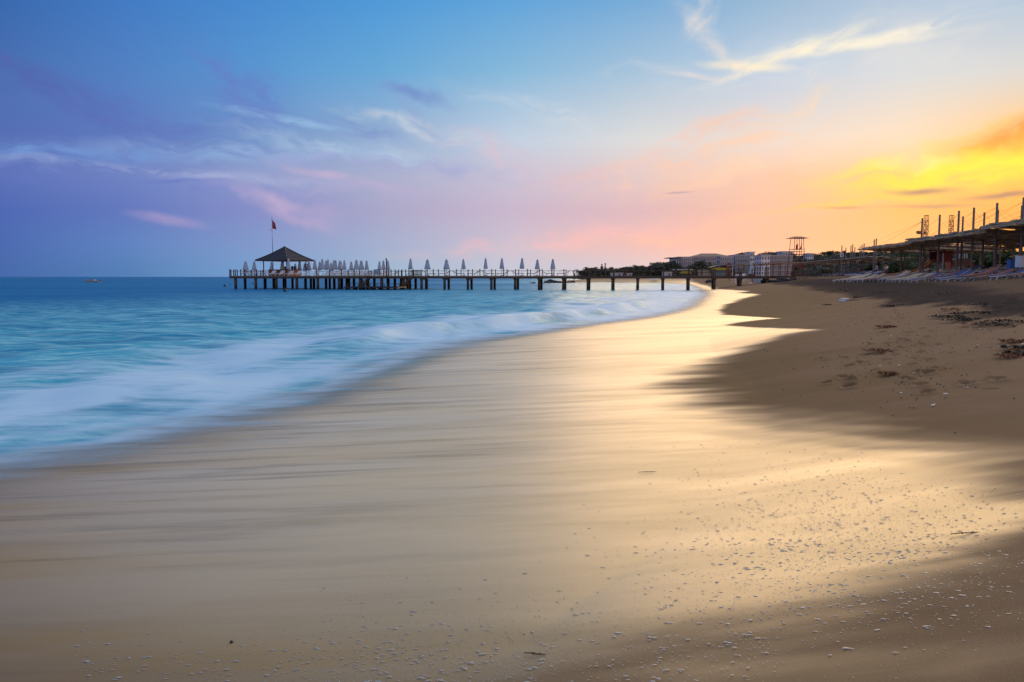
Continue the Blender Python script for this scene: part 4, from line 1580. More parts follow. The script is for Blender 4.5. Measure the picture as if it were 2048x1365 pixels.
def reed_roof(parent, y0, y1, z0, z1, x0, x1, tilt, seed, nm='reed_mat'):
    """a roof of reed mats laid across purlins; x0,x1 are offsets inland of the front line"""
    r = random.Random(seed)
    root = empty('roof', (0, 0, 0))
    root.parent = parent
    n = max(3, int((y1 - y0) / 1.35))
    for i in range(n):
        a, b = y0 + (y1 - y0) * i / n, y0 + (y1 - y0) * (i + 1) / n
        for j, (u0, u1) in enumerate(((x0, x0 + (x1 - x0) * 0.34), (x0 + (x1 - x0) * 0.36, x0 + (x1 - x0) * 0.68), (x0 + (x1 - x0) * 0.70, x1))):
            if j > 0 and r.random() < 0.24:
                continue
            m = MB()
            cols = 4
            vs = []
            for ka in range(2):
                yy = (a - 0.04, b + 0.06)[ka]
                f = (yy - y0) / (y1 - y0)
                for kc in range(cols + 1):
                    q = u0 + (u1 - u0) * kc / cols
                    X = line_x(yy) + q + (r.uniform(-.16, .1) if kc in (0, cols) else 0)
                    zz = z0 + (z1 - z0) * f + tilt * q + r.uniform(-.05, .05) + (0.02 if i % 2 else 0)
                    vs.append((X, yy + r.uniform(-.07, .07), zz))
            m_ = len(vs)
            th = r.uniform(.07, .12)
            vs += [(x, y, z - th) for x, y, z in vs]
            c1 = cols + 1
            fs = []
            for k in range(cols):
                fs.append((k, k + 1, c1 + k + 1, c1 + k))
                fs.append((m_ + k, m_ + c1 + k, m_ + c1 + k + 1, m_ + k + 1))
                fs.append((k, m_ + k, m_ + k + 1, k + 1))
                fs.append((c1 + k, c1 + k + 1, m_ + c1 + k + 1, m_ + c1 + k))
            fs.append((0, c1, m_ + c1, m_))
            fs.append((cols, m_ + cols, m_ + c1 + cols, c1 + cols))
            m.add(vs, fs).build(nm, M_REED, root)
    # loose straw along the front edge
    fr = MB()
    for k in range(int((y1 - y0) * 5)):
        yy = r.uniform(y0, y1)
        f = (yy - y0) / (y1 - y0)
        X = line_x(yy) + x0 + r.uniform(-.1, .3)
        z = z0 + (z1 - z0) * f + tilt * x0
        fr.bar((X, yy, z + .02), (X - r.uniform(.1, .35), yy + r.uniform(-.25, .25), z + r.uniform(-.16, .04)), .022)
    o = fr.build('straw_fringe', M_REED, root)
    o['kind'] = 'stuff'
    return root


def near_canopies():
    specs = [
        # name suffix, y range, roof z, masts front, masts back, label
        (36.0, 48.9, 5.08, [37.5, 41.3, 45.0, 48.3], [40.0, 44.3, 48.3], 'nearest weathered reed canopy on tall masts, cut off by the right edge'),
        (48.2, 62.2, 4.86, [51.6, 54.0, 57.4, 60.9], [51.5, 53.5, 57.0], 'long middle reed canopy on tall masts above the sun loungers'),
        (61.2, 74.2, 4.74, [], [64.5, 70.0, 75.0], 'low reed canopy at the far end of the near row, its tip seaward'),
    ]
    for k, (y0, y1, rz, mf, mb, lab) in enumerate(specs):
        t = empty('beach_canopy', (0, 0, 0), 0, lab, 'canopy', 'reed canopies near the camera')
        reed_roof(t, y0, y1, rz, rz - 0.02, -0.25 if k == 2 else -0.7, 7.6, -0.055, 30 + k)
        for y in mf:
            X = line_x(y)
            g = gz(X, y)
            MB().lathe([(.085, -.3), (.08, 0), (.065, MAST_TOP - g)], 10).build('mast', M_MAST, t, True, (X, y, g))
        for y in mb:
            X = line_x(y) + 1.5
            g = gz(X, y)
            h = (MAST_TOP - .15 if k < 2 else rz) - g
            MB().lathe([(.08, -.3), (.075, 0), (.06, h)], 10).build('mast', M_MAST, t, True, (X, y, g))
        # pale back poles
        for y in np.arange(y0 + 1.0, y1, 3.6):
            X = line_x(y) + 6.6
            g = gz(X, y)
            MB().lathe([(.055, -.2), (.05, rz - .35 - g)], 8).build('pole', M_BAMBOO, t, True, (X, float(y), g))
        # purlins and rafters under the mats
        for q in (-0.7, 1.5, 4.2, 6.9):
            a, b = (line_x(y0) + q, y0, rz - .055 * q - .2), (line_x(y1) + q, y1, rz - .055 * q - .2)
            MB().bar(a, b, .12, .16).build('purlin', M_REED, t)
        for y in np.arange(y0 + .6, y1, 2.4):
            MB().bar((line_x(y) - 1.3, float(y), rz - .29 + .07), (line_x(y) + 7.4, float(y), rz - .29 - .40), .09, .12).build('rafter', M_REED, t)
        # stays from the mast heads
        for y in mf + mb[:2]:
            inland = 0.0 if y in mf else 1.5
            if k == 2 and y in mb:
                continue
            for dy, dz in ((5.6, .14), (3.2, .14), (-3.6, .14)):
                yy = y + dy
                if y0 - 2 < yy < y1 + 8:
                    MB().tube([(line_x(y) + inland, y, MAST_TOP - .25), (line_x(yy) - .6 + inland, yy, rz + dz)], .006, 4).build('stay_cable', M_CABLE, t)
        if k == 2:
            for y in (60.9,):
                for yy in (73.5, 68.0):
                    MB().tube([(line_x(y), y, MAST_TOP - .25), (line_x(yy) - .8, yy, rz + .1)], .006, 4).build('stay_cable', M_CABLE, t)
        if k == 1:
            sp = MB().box((line_x(60.9) - .22, 60.9, 5.36), (.32, .2, .2)).box((line_x(60.9) + .22, 60.9, 5.34), (.14, .14, .16)).bar((line_x(60.9) - .3, 60.9, 5.24), (line_x(60.9) + .3, 60.9, 5.24), .04)
            sp.build('loudspeaker', M_BROWN, t)
    # lower roof farther inland
    t = empty('beach_canopy', (0, 0, 0), 0, 'low brown reed roof on pale poles behind the nearest tall canopy', 'canopy', 'reed canopies near the camera')
    reed_roof(t, 47.0, 66.0, 4.05, 4.0, 9.2, 13.4, -0.03, 77)
    for y in np.arange(47.5, 66, 3.7):
        for q in (9.5, 13.0):
            X = line_x(y) + q
            MB().lathe([(.07, -.2), (.065, 4.0 - gz(X, y))], 8).build('pole', M_BAMBOO, t, True, (X, float(y), gz(X, y)))
    for q in (9.5, 13.0):
        MB().bar((line_x(47) + q, 47, 3.72), (line_x(66) + q, 66, 3.68), .1, .14).build('purlin', M_BAMBOO, t)


near_canopies()


def far_canopies():
    global line_x
    keep = line_x
    masts = [(1682, 491.7), (1690, 496), (1700, 492), (1703.5, 489.4), (1708, 495), (1718, 493.5), (1722, 490), (1726, 487.7), (1746, 480), (1750, 478)]
    t = empty('beach_canopy', (0, 0, 0), 0, 'long low canopy with a cluster of bare masts beyond the near canopies', 'canopy', 'far beach canopies')
    line_x = lambda Y: uu(1712) * 112 + (Y - 112) * (uu(1600) * 150 - uu(1712) * 112) / 38.0
    reed_roof(t, 98.0, 150.0, 4.45, 4.42, -2.0, 5.0, -0.03, 91)
    for px, yt in masts:
        Y = 4.42 * 1598 / (554 - yt)
        X = uu(px) * Y
        MB().lathe([(.085, -.3), (.08, 0), (.07, MAST_TOP - gz(X, Y))], 8).build('mast', M_MAST, t, True, (X, Y, gz(X, Y)))
    for Y in np.arange(100, 150, 4.2):
        for q in (-1.2, 4.4):
            X = line_x(Y) + q
            MB().lathe([(.07, -.2), (.065, 4.2 - gz(X, Y))], 8).build('post', M_MAST, t, True, (X, float(Y), gz(X, Y)))
    for q in (-1.4, 4.4):
        MB().bar((line_x(98) + q, 98, 4.27), (line_x(150) + q, 150, 4.24), .12, .16).build('purlin', M_REED, t)
    t = empty('beach_canopy', (0, 0, 0), 0, 'farthest thin flat canopy beyond the landward end of the pier', 'canopy', 'far beach canopies')
    line_x = lambda Y: uu(1580) * 158 + (Y - 158) * (uu(1470) * 200 - uu(1580) * 158) / 42.0
    reed_roof(t, 155.0, 204.0, 4.78, 4.82, -1.2, 3.6, -0.02, 93)
    for Y in np.arange(157, 204, 4.6):
        for q in (-.8, 3.2):
            X = line_x(Y) + q
            MB().lathe([(.07, -.2), (.065, 4.6 - gz(X, Y))], 8).build('post', M_MAST, t, True, (X, float(Y), gz(X, Y)))
    line_x = keep


far_canopies()


def beach_loungers():
    r = random.Random(6)
    rows = [(-1.9, 'front', 40.5, 75, 1.62), (1.5, 'second', 41.0, 74, 1.75), (4.6, 'third', 46.0, 72, 2.3)]
    for (q, nm, y0, y1, st) in rows:
        y = y0
        i = 0
        while y < y1:
            k = r.random()
            near = y < 54
            if nm == 'front':
                p = L_BLUE if (near and k < 0.7) or (y < 57 and k < .25) else (L_CREAM if k < 0.72 else (L_RUST if k < .86 else L_BLUE))
            else:
                p = L_CREAM if k < 0.55 else (L_RUST if k < .75 else L_BLUE)
            word = {id(L_BLUE): 'dark blue', id(L_CREAM): 'cream', id(L_RUST): 'rust red'}[id(p)]
            o = use(p)
            X = line_x(y) + q + r.uniform(-.25, .25)
            a, b = gz(X - .9, y), gz(X + .9, y)
            o.location = (X, y, (a + b) / 2)
            o.rotation_euler = (0, -math.atan2(b - a, 1.8), R(r.uniform(-14, 8)))
            o.scale = (r.uniform(.92, 1.02), .95, r.uniform(.55, .9))
            tag(o, '%s sun lounger, %s in the %s beach row counting away from the camera' % (word, ORD[i], nm), 'sun lounger', 'sun loungers under the beach canopies')
            y += st * r.uniform(.92, 1.1)
            i += 1
    y = 80.0
    i = 0
    while y < 132 and i < 22:
        X = uu(1768) * 82 + (y - 82) * 0.36 - 1.5
        X = min(X, uu(1778 - (y - 80) * 2.5) * y)
        k = r.random()
        o = use(L_DARK if k < .6 else L_CREAM)
        o.location = (X, y, gz(X, y))
        o.rotation_euler = (0, 0, R(r.uniform(-10, 8)))
        tag(o, '%s low sun lounger before the far canopy, %s past the seated couple' % ('dark' if k < .6 else 'cream', ORD[i]), 'sun lounger', 'sun loungers before the far canopy')
        y += 2.5
        i += 1


beach_loungers()


# ------------------------------------------------------------------ small structures on the beach
def ground_at(px, Y):
    x = uu(px) * Y
    return Vector((x, Y, gz(x, Y)))


def beach_things():
    r = random.Random(8)
    # lifeguard tower
    p = ground_at(1592, 111)
    t = empty('lifeguard_tower', p, 0.1, 'spindly red lifeguard tower with a shallow roof standing behind the pier', 'lifeguard tower')
    H = EYE + (554 - 478) * 111 / 1598 - p.z
    b, tp = 0.98, 0.62
    for sx in (-1, 1):
        for sy in (-1, 1):
            MB().bar((sx * b, sy * b, -.2), (sx * tp, sy * tp, H), .055).build('leg', M_RED, t)
    for z in (.9, 1.9, 2.55):
        w = b + (tp - b) * z / H
        for s in (-1, 1):
            MB().bar((-w, s * w, z), (w, s * w, z), .06).build('cross_bar', M_RED, t)
            MB().bar((s * w, -w, z), (s * w, w, z), .06).build('cross_bar', M_RED, t)
    w = b + (tp - b) * .62
    MB().box((0, 0, H * .62), (w * 2, w * 2, .08)).build('floor', M_RED, t)
    for z in (H * .62 + .35, H * .62 + .7):
        for s in (-1, 1):
            MB().bar((-.78, s * .78, z), (.78, s * .78, z), .045).build('rail', M_RED, t)
            MB().bar((s * .78, -.78, z), (s * .78, .78, z), .045).build('rail', M_RED, t)
    for sx in (-.35, .3):
        MB().bar((sx, -.76, H * .3), (sx, -.72, H), .05).build('upright', M_RED, t)
    rf = MB()
    rf.add([(-1.3, -1.1, H), (1.3, -1.1, H), (1.3, 1.1, H), (-1.3, 1.1, H), (-.5, -.3, H + .26), (.5, -.3, H + .26), (.5, .3, H + .26), (-.5, .3, H + .26)],
           [(0, 1, 5, 4), (1, 2, 6, 5), (2, 3, 7, 6), (3, 0, 4, 7), (4, 5, 6, 7), (3, 2, 1, 0)])
    rf.build('roof', M_RED, t)
    MB().add([(-.45, -.6, H - 1.55), (-.1, -.55, H - 1.6), (-.15, -.62, H - .75), (-.43, -.6, H - .95)], [(0, 1, 2, 3)]).build('warning_flag', M_FLAG, t)
    MB().add([(.12, -.6, H - 1.5), (.46, -.55, H - 1.5), (.42, -.62, H - .6)], [(0, 1, 2)]).build('warning_flag', M_FLAG, t)
    # beach bar hut with yellow valance
    p = ground_at(1438, 300)
    t = empty('beach_hut', p, 0.05, 'beach bar hut with curved dark roof and yellow valance beyond the pier', 'beach hut')
    t.scale = (1.55,) * 3
    MB().box((0, 0, 1.0), (4.2, 3.2, 2.0)).build('wall', mat('hut_teal', (0.10, 0.14, 0.15)), t)
    MB().box((0, -1.72, 2.15), (4.6, .1, .6)).build('valance', M_YELLOW, t)
    vs, fs = [], []
    for i in range(9):
        x = -2.5 + 5 * i / 8
        z = 2.5 + .55 * math.cos((i / 8 - .5) * math.pi)
        vs += [(x, -1.9, z), (x, 1.9, z), (x, -1.9, z - .14), (x, 1.9, z - .14)]
    for i in range(8):
        a = i * 4
        fs += [(a, a + 4, a + 5, a + 1), (a + 2, a + 3, a + 7, a + 6), (a, a + 2, a + 6, a + 4), (a + 1, a + 5, a + 7, a + 3)]
    MB().add(vs, fs).build('roof', mat('hut_roof', (0.07, 0.05, 0.055)), t)
    for x in (-2.1, 2.1):
        MB().box((x, -1.8, 1.2), (.14, .14, 2.4)).build('post', M_BROWN, t)
    MB().box((0, -1.66, .7), (3.6, .1, 1.1)).build('counter', mat('hut_counter', (0.15, 0.2, 0.2)), t)
    # pale open stall with yellow cloth
    p = ground_at(1365, 300)
    t = empty('beach_stall', p, 0.0, 'low stall with flat pale roof and yellow cloth beyond the walkway', 'stall')
    t.scale = (1.2,) * 3
    MB().box((0, 0, 2.6), (5.6, 3.6, .16)).build('roof', M_WHITE, t)
    MB().box((.5, -1.6, 1.75), (3.4, .08, .7)).build('cloth', M_YELLOW, t)
    MB().box((0, .4, .7), (4.8, 2.2, 1.4)).build('counter', mat('stall_counter', (0.13, 0.12, 0.13)), t)
    for x in (-2.6, 2.6):
        for y in (-1.6, 1.6):
            MB().box((x, y, 1.3), (.14, .14, 2.6)).build('post', M_BROWN, t)
    # white panel tent between them
    p = ground_at(1411, 300)
    t = empty('beach_tent', p, 0, 'pale cloth tent with brown roof between two beach stalls', 'tent')
    t.scale = (1.15,) * 3
    MB().box((0, 0, .9), (4.6, 2.2, 1.7)).build('cloth_wall', mat('pale_cloth', (0.42, 0.38, 0.36)), t)
    MB().add([(-2.6, -1.5, 1.8), (2.6, -1.5, 1.8), (2.6, 1.5, 1.8), (-2.6, 1.5, 1.8), (-2.4, 0, 2.7), (2.4, 0, 2.7)], [(0, 1, 5, 4), (2, 3, 4, 5), (1, 2, 5), (3, 0, 4), (3, 2, 1, 0)]).build('roof', mat('tan_cloth', (0.26, 0.17, 0.10)), t)
    # red and white marker posts
    for px, y0, Y, c, lab, w in ((1456, 527, 250, M_RED, 'tall red pillar sign beside the beach bar hut', .6), (1464.5, 536, 250, M_WHITE, 'slim white pole next to the red pillar sign', .14),
                                 (1505, 539, 130, mat('orange_paint', (0.42, 0.14, 0.06)), 'short orange post beside the pale blue bin', .22)):
        p = ground_at(px, Y)
        t = empty('marker_post', p, 0, lab, 'post')
        h = EYE + (554 - y0) * Y / 1598 - p.z
        MB().box((0, 0, h / 2 - .1), (w, w * .6, h + .2)).build('post', c, t)
        MB().box((0, 0, h + .05), (w * 1.15, w * .75, .1)).build('cap', M_DARK, t)
    p = ground_at(1461, 253)
    t = empty('changing_cabin', p, 0, 'brown changing cabin between the red pillar and white pole', 'cabin')
    MB().box((0, 0, 1.0), (1.3, 1.3, 2.0)).build('wall', mat('cabin_wood', (0.09, 0.055, 0.045)), t)
    MB().box((0, 0, 2.06), (1.5, 1.5, .12)).build('roof', M_DARK, t)
    MB().box((0, -.66, .9), (.7, .05, 1.7)).build('door', mat('cabin_door', (0.16, 0.10, 0.08)), t)
    # pale blue bin
    p = ground_at(1515, 128)
    t = empty('storage_bin', p, .2, 'pale blue storage bin on the sand behind the pier', 'bin')
    MB().box((0, 0, .42), (.95, .7, .78)).build('body', M_PALEBLUE, t)
    MB().box((0, 0, .86), (1.02, .76, .09)).build('lid', M_WHITE, t)
    # lone closed parasol inland of the pier
    o = parasol_proto('closed_parasol', 3.0)
    p = ground_at(1502, 126)
    o.location = p
    o.scale = (1.3, 1.3, (EYE + (554 - 524) * 126 / 1598 - p.z) / 3.09)
    tag(o, 'closed pale parasol standing on the beach behind the landward end of the pier', 'parasol')
    p = ground_at(1308, 262)
    t = empty('open_parasol', p, 0, 'small open white parasol on the distant sand spit', 'parasol')
    MB().lathe([(1.5, 0), (1.0, .42), (.05, .75)], 10).build('canopy', M_WHITE, t, False, (0, 0, .5))
    MB().lathe([(.03, 0), (.03, .9)], 6).build('pole', M_STEEL, t)
    # white chairs
    ch = None
    for i, px in enumerate((1468, 1473, 1479, 1484, 1489, 1494)):
        p = ground_at(px, 150 + i * 1.5)
        if ch is None:
            ch = empty('plastic_chair')
            MB().box((0, 0, .43), (.5, .5, .05)).build('seat', M_WHITE, ch)
            MB().box((0, .23, .72), (.5, .05, .55)).build('backrest', M_WHITE, ch)
            for sx in (-.22, .22):
                for sy in (-.22, .22):
                    MB().box((sx, sy, .205), (.05, .05, .41)).build('leg', M_WHITE, ch)
            o = ch
        else:
            o = copy_tree(ch)
        o.location = p
        o.rotation_euler = (0, 0, r.uniform(0, 6))
        o.scale = (1.3, 1.3, 1.5)
        tag(o, 'white plastic chair on the sand by the far canopy, %s from the white pole' % ORD[i], 'chair', 'white chairs by the far canopy')
    # red towels and a picket fence by the tower
    for i, (px, Y, y0, w, lab) in enumerate(((1586, 140, 533, .45, 'narrow red cloth hanging under the far canopy by the tower'), (1605, 136, 530, 1.1, 'wide red cloth hanging under the far canopy past the tower'))):
        p = ground_at(px, Y)
        z = EYE + (554 - y0) * Y / 1598
        o = MB().box((0, 0, 0), (w, .04, .9 if i == 0 else .5)).build('hanging_cloth', M_RED)
        o.location = (p.x, p.y, z - .3)
        tag(o, lab, 'cloth')
        MB().box((0, 0, .47 if i == 0 else .27), (w + .1, .05, .05)).build('rod', M_DARK, o)
    a, b = ground_at(1589, 119), ground_at(1642, 117)
    t = empty('picket_fence', a, 0, 'grey green picket fence on the sand at the foot of the lifeguard tower', 'fence')
    d = b - a
    for z in (.5, 1.0):
        MB().bar((0, .05, z), (d.x, d.y + .05, d.z + z), .05, .09).build('rail', M_POST, t)
    mg = mat('faded_green', (0.10, 0.12, 0.10))
    pk = MB().box((0, 0, .6), (.1, .03, 1.25)).mesh('picket', mg)
    for i in range(17):
        inst('picket', pk, t, d * (i / 16.0))
    # posted sign
    p = ground_at(1682, 108)
    t = empty('sign_post', p, 0, 'white and blue square sign on a pole above the far canopy', 'sign')
    z = EYE + (554 - 511) * 108 / 1598 - p.z
    MB().lathe([(.04, 0), (.04, z)], 8).build('pole', M_STEEL, t)
    MB().box((0, -.05, z), (.46, .04, .5)).build('panel', M_WHITE, t)
    MB().box((.02, -.076, z), (.2, .02, .34)).build('symbol', M_BLUE, t)
    # slide and play house under the canopies
    Y = 68.0
    p = ground_at(1880, Y)
    t = empty('playground_slide', p, 0, 'red playground tower with an orange slide under the middle canopy', 'slide')
    for sx in (-.6, .6):
        for sy in (-.6, .6):
            MB().box((sx, sy, 1.2), (.1, .1, 2.4)).build('post', M_RED, t)
    MB().box((0, 0, 1.15), (1.3, 1.3, .08)).build('platform', M_RED, t)
    for s in (-.62, .62):
        MB().box((0, s, 1.6), (1.2, .05, .8)).build('side_panel', M_RED, t)
    MB().add([(-.75, -.75, 2.3), (.75, -.75, 2.3), (.75, .75, 2.3), (-.75, .75, 2.3), (0, 0, 2.9)], [(0, 1, 4), (1, 2, 4), (2, 3, 4), (3, 0, 4), (3, 2, 1, 0)]).build('roof', mat('slide_roof', (0.25, 0.05, 0.04)), t)
    pts = [(-.6, 1.2), (-1.0, .95), (-1.7, .45), (-2.4, .15)]
    mo = mat('orange_slide', (0.42, 0.13, 0.03), 0.4)
    m = MB()
    for (x0, z0), (x1, z1) in zip(pts[:-1], pts[1:]):
        m.bar((x0, 0, z0), (x1, 0, z1), .55, .05)
        for s in (-.29, .29):
            m.bar((x0, s, z0 + .08), (x1, s, z1 + .08), .04, .2)
    m.build('chute', mo, t)
    p = ground_at(1926, 62)
    t = empty('play_house', p, .3, 'orange gabled play house with white pickets behind the loungers', 'play house')
    mo2 = mat('orange_boards', (0.30, 0.12, 0.03), 0.7)
    MB().add([(-.9, -.7, 0), (.9, -.7, 0), (.9, .7, 0), (-.9, .7, 0), (0, -.7, 1.25), (0, .7, 1.25)], [(0, 1, 4), (2, 3, 5), (1, 2, 5, 4), (3, 0, 4, 5), (3, 2, 1, 0)]).build('gable_body', mo2, t)
    MB().box((0, -.72, .35), (.4, .04, .7)).build('door', M_DARK, t)
    for x in (-1.1, .5, .75, 1.0, 1.25):
        MB().box((x, .9, .85), (.09, .04, 1.6)).build('picket', M_WHITE, t)
    # white cabinet and blue bin at the right edge
    p = ground_at(2041, 43.5)
    t = empty('cabinet', (p.x + .05, 43.5, p.z), 0, 'white cabinet with a small dark label at the end of the lounger row', 'cabinet')
    MB().box((0, 0, .78), (.5, .45, .62)).build('body', M_WHITE, t)
    MB().box((.14, -.235, .8), (.07, .02, .08)).build('label_plate', M_RED, t)
    for sx in (-.2, .2):
        for sy in (-.18, .18):
            MB().box((sx, sy, .24), (.05, .05, .48)).build('leg', M_STEEL, t)
    p = ground_at(2022, 46.5)
    t = empty('litter_bin', p, 0, 'blue litter bin standing behind the last lounger', 'bin')
    MB().box((0, 0, .5), (.34, .34, .7)).build('body', M_BLUE, t)
    MB().box((0, 0, .88), (.38, .38, .06)).build('lid', M_BLUE, t)
    # red lattice masts behind the canopies
    for px, yt, Y, lab in ((1848, 433, 140, 'red lattice mast behind the canopies, the seaward of two'), (1898, 433, 140, 'red lattice mast behind the canopies, the inland of two')):
        p = ground_at(px, Y)
        h = EYE + (554 - yt) * Y / 1598 - p.z
        t = empty('lattice_mast', p, 0, lab, 'mast', 'red lattice masts')
        mr = mat('mast_red', (0.42, 0.07, 0.03))
        w = .26
        for sx in (-w, w):
            for sy in (-w, w):
                MB().box((sx, sy, h / 2), (.07, .07, h)).build('corner_rail', mr, t)
        br = MB()
        z = 0.0
        k = 0
        while z < h - .7:
            s = 1 if k % 2 else -1
            for c in (-w, w):
                br.bar((-w * s, c, z), (w * s, c, z + .7), .05)
                br.bar((c, -w * s, z), (c, w * s, z + .7), .05)
            z += .7
            k += 1
        br.build('lattice', mr, t)
        MB().box((0, 0, h + .04), (w * 2.2, w * 2.2, .08)).build('top_plate', mr, t)


beach_things()


# ------------------------------------------------------------------ trees
def leaf_cloud(r, blobs, n, size):
    """n leaf-sprig quads spread through a set of ellipsoids"""
    vs, fs = [], []
    tot = sum(b[1][0] * b[1][1] * b[1][2] for b in blobs)
    for (c, s) in blobs:
        k = max(6, int(n * s[0] * s[1] * s[2] / tot))
        for _ in range(k):
            d = Vector((r.gauss(0, 1), r.gauss(0, 1), r.gauss(0, 1))).normalized() * (r.random() ** 0.4)
            p = Vector(c) + Vector((d.x * s[0], d.y * s[1], d.z * s[2]))
            a = Vector((r.gauss(0, 1), r.gauss(0, 1), r.gauss(0, .6))).normalized()
            b = a.cross(Vector((r.gauss(0, 1), r.gauss(0, 1), r.gauss(0, 1)))).normalized()
            q = size * r.uniform(.6, 1.4)
            i = len(vs)
            vs += [p - a * q - b * q * .6, p + a * q - b * q * .5, p + a * q * .8 + b * q * .6, p - a * q * .9 + b * q * .5]
            fs.append((i, i + 1, i + 2, i + 3))
    return vs, fs


def tree_meshes(seed, kind, leafm, n=900):
    r = random.Random(seed)
    if kind == 'pine':
        blobs = [((r.uniform(-1.3, 1.3), r.uniform(-1.3, 1.3), r.uniform(.9, 4.5)), (r.uniform(.7, 1.2), r.uniform(.7, 1.2), r.uniform(.5, .85))) for _ in range(13)]
        sz = .17
    elif kind == 'tall':
        blobs = [((r.uniform(-.25, .25), r.uniform(-.25, .25), 1.2 + .6 * i), (.75 - .07 * i, .75 - .07 * i, .6)) for i in range(7)]
        sz = .15
    else:
        blobs = [((r.uniform(-1.4, 1.4), r.uniform(-1.1, 1.1), r.uniform(.5, 2.3)), (r.uniform(.7, 1.1), r.uniform(.7, 1.1), r.uniform(.5, .8))) for _ in range(10)]
        sz = .13
    vs, fs = leaf_cloud(r, blobs, n, sz)
    crown = MB().add(vs, fs).mesh('crown', leafm)
    tr = MB()
    h = {'pine': 3.6, 'tall': 3.0, 'bush': 1.4}[kind]
    tr.tube([(0, 0, -.4), (r.uniform(-.1, .1), r.uniform(-.1, .1), h * .5), (r.uniform(-.2, .2), 0, h)], [.16, .12, .05], 7)
    for _ in range(6):
        a = r.uniform(0, 6.28)
        z = r.uniform(.5, .95) * h
        tr.tube([(0, 0, z), (math.cos(a) * .8, math.sin(a) * .8, z + r.uniform(.3, .8))], [.06, .02], 5)
    return crown, tr.mesh('trunk', M_BARK, True)


PINES = [tree_meshes(100 + i, 'pine', M_LEAF, 1100) for i in range(4)]
TALLS = [tree_meshes(110 + i, 'tall', M_LEAF, 500) for i in range(2)]
BUSHES = [tree_meshes(120 + i, 'bush', M_LEAF2, 1300) for i in range(4)]


def tree(kind, loc, s, sz, rz, name, label, group):
    crown, trunk = kind
    t = empty(name, loc, rz, label, 'tree', group)
    t.scale = (s, s, sz)
    inst('crown', crown, t)
    inst('trunk', trunk, t)
    return t


HILL = None


def hill_z(X, Y):
    u = np.asarray(X, float) / np.asarray(Y, float)
    base = sst(0.215, 0.30, u) * sst(430, 640, Y) * 13.0
    base = base + sst(0.34, 0.45, u) * sst(430, 640, Y) * 2.5
    return base + (fbm(np.asarray(X) * .012, np.asarray(Y) * .012, 3) - .5) * 4.0 * sst(430, 600, Y) + 1.2


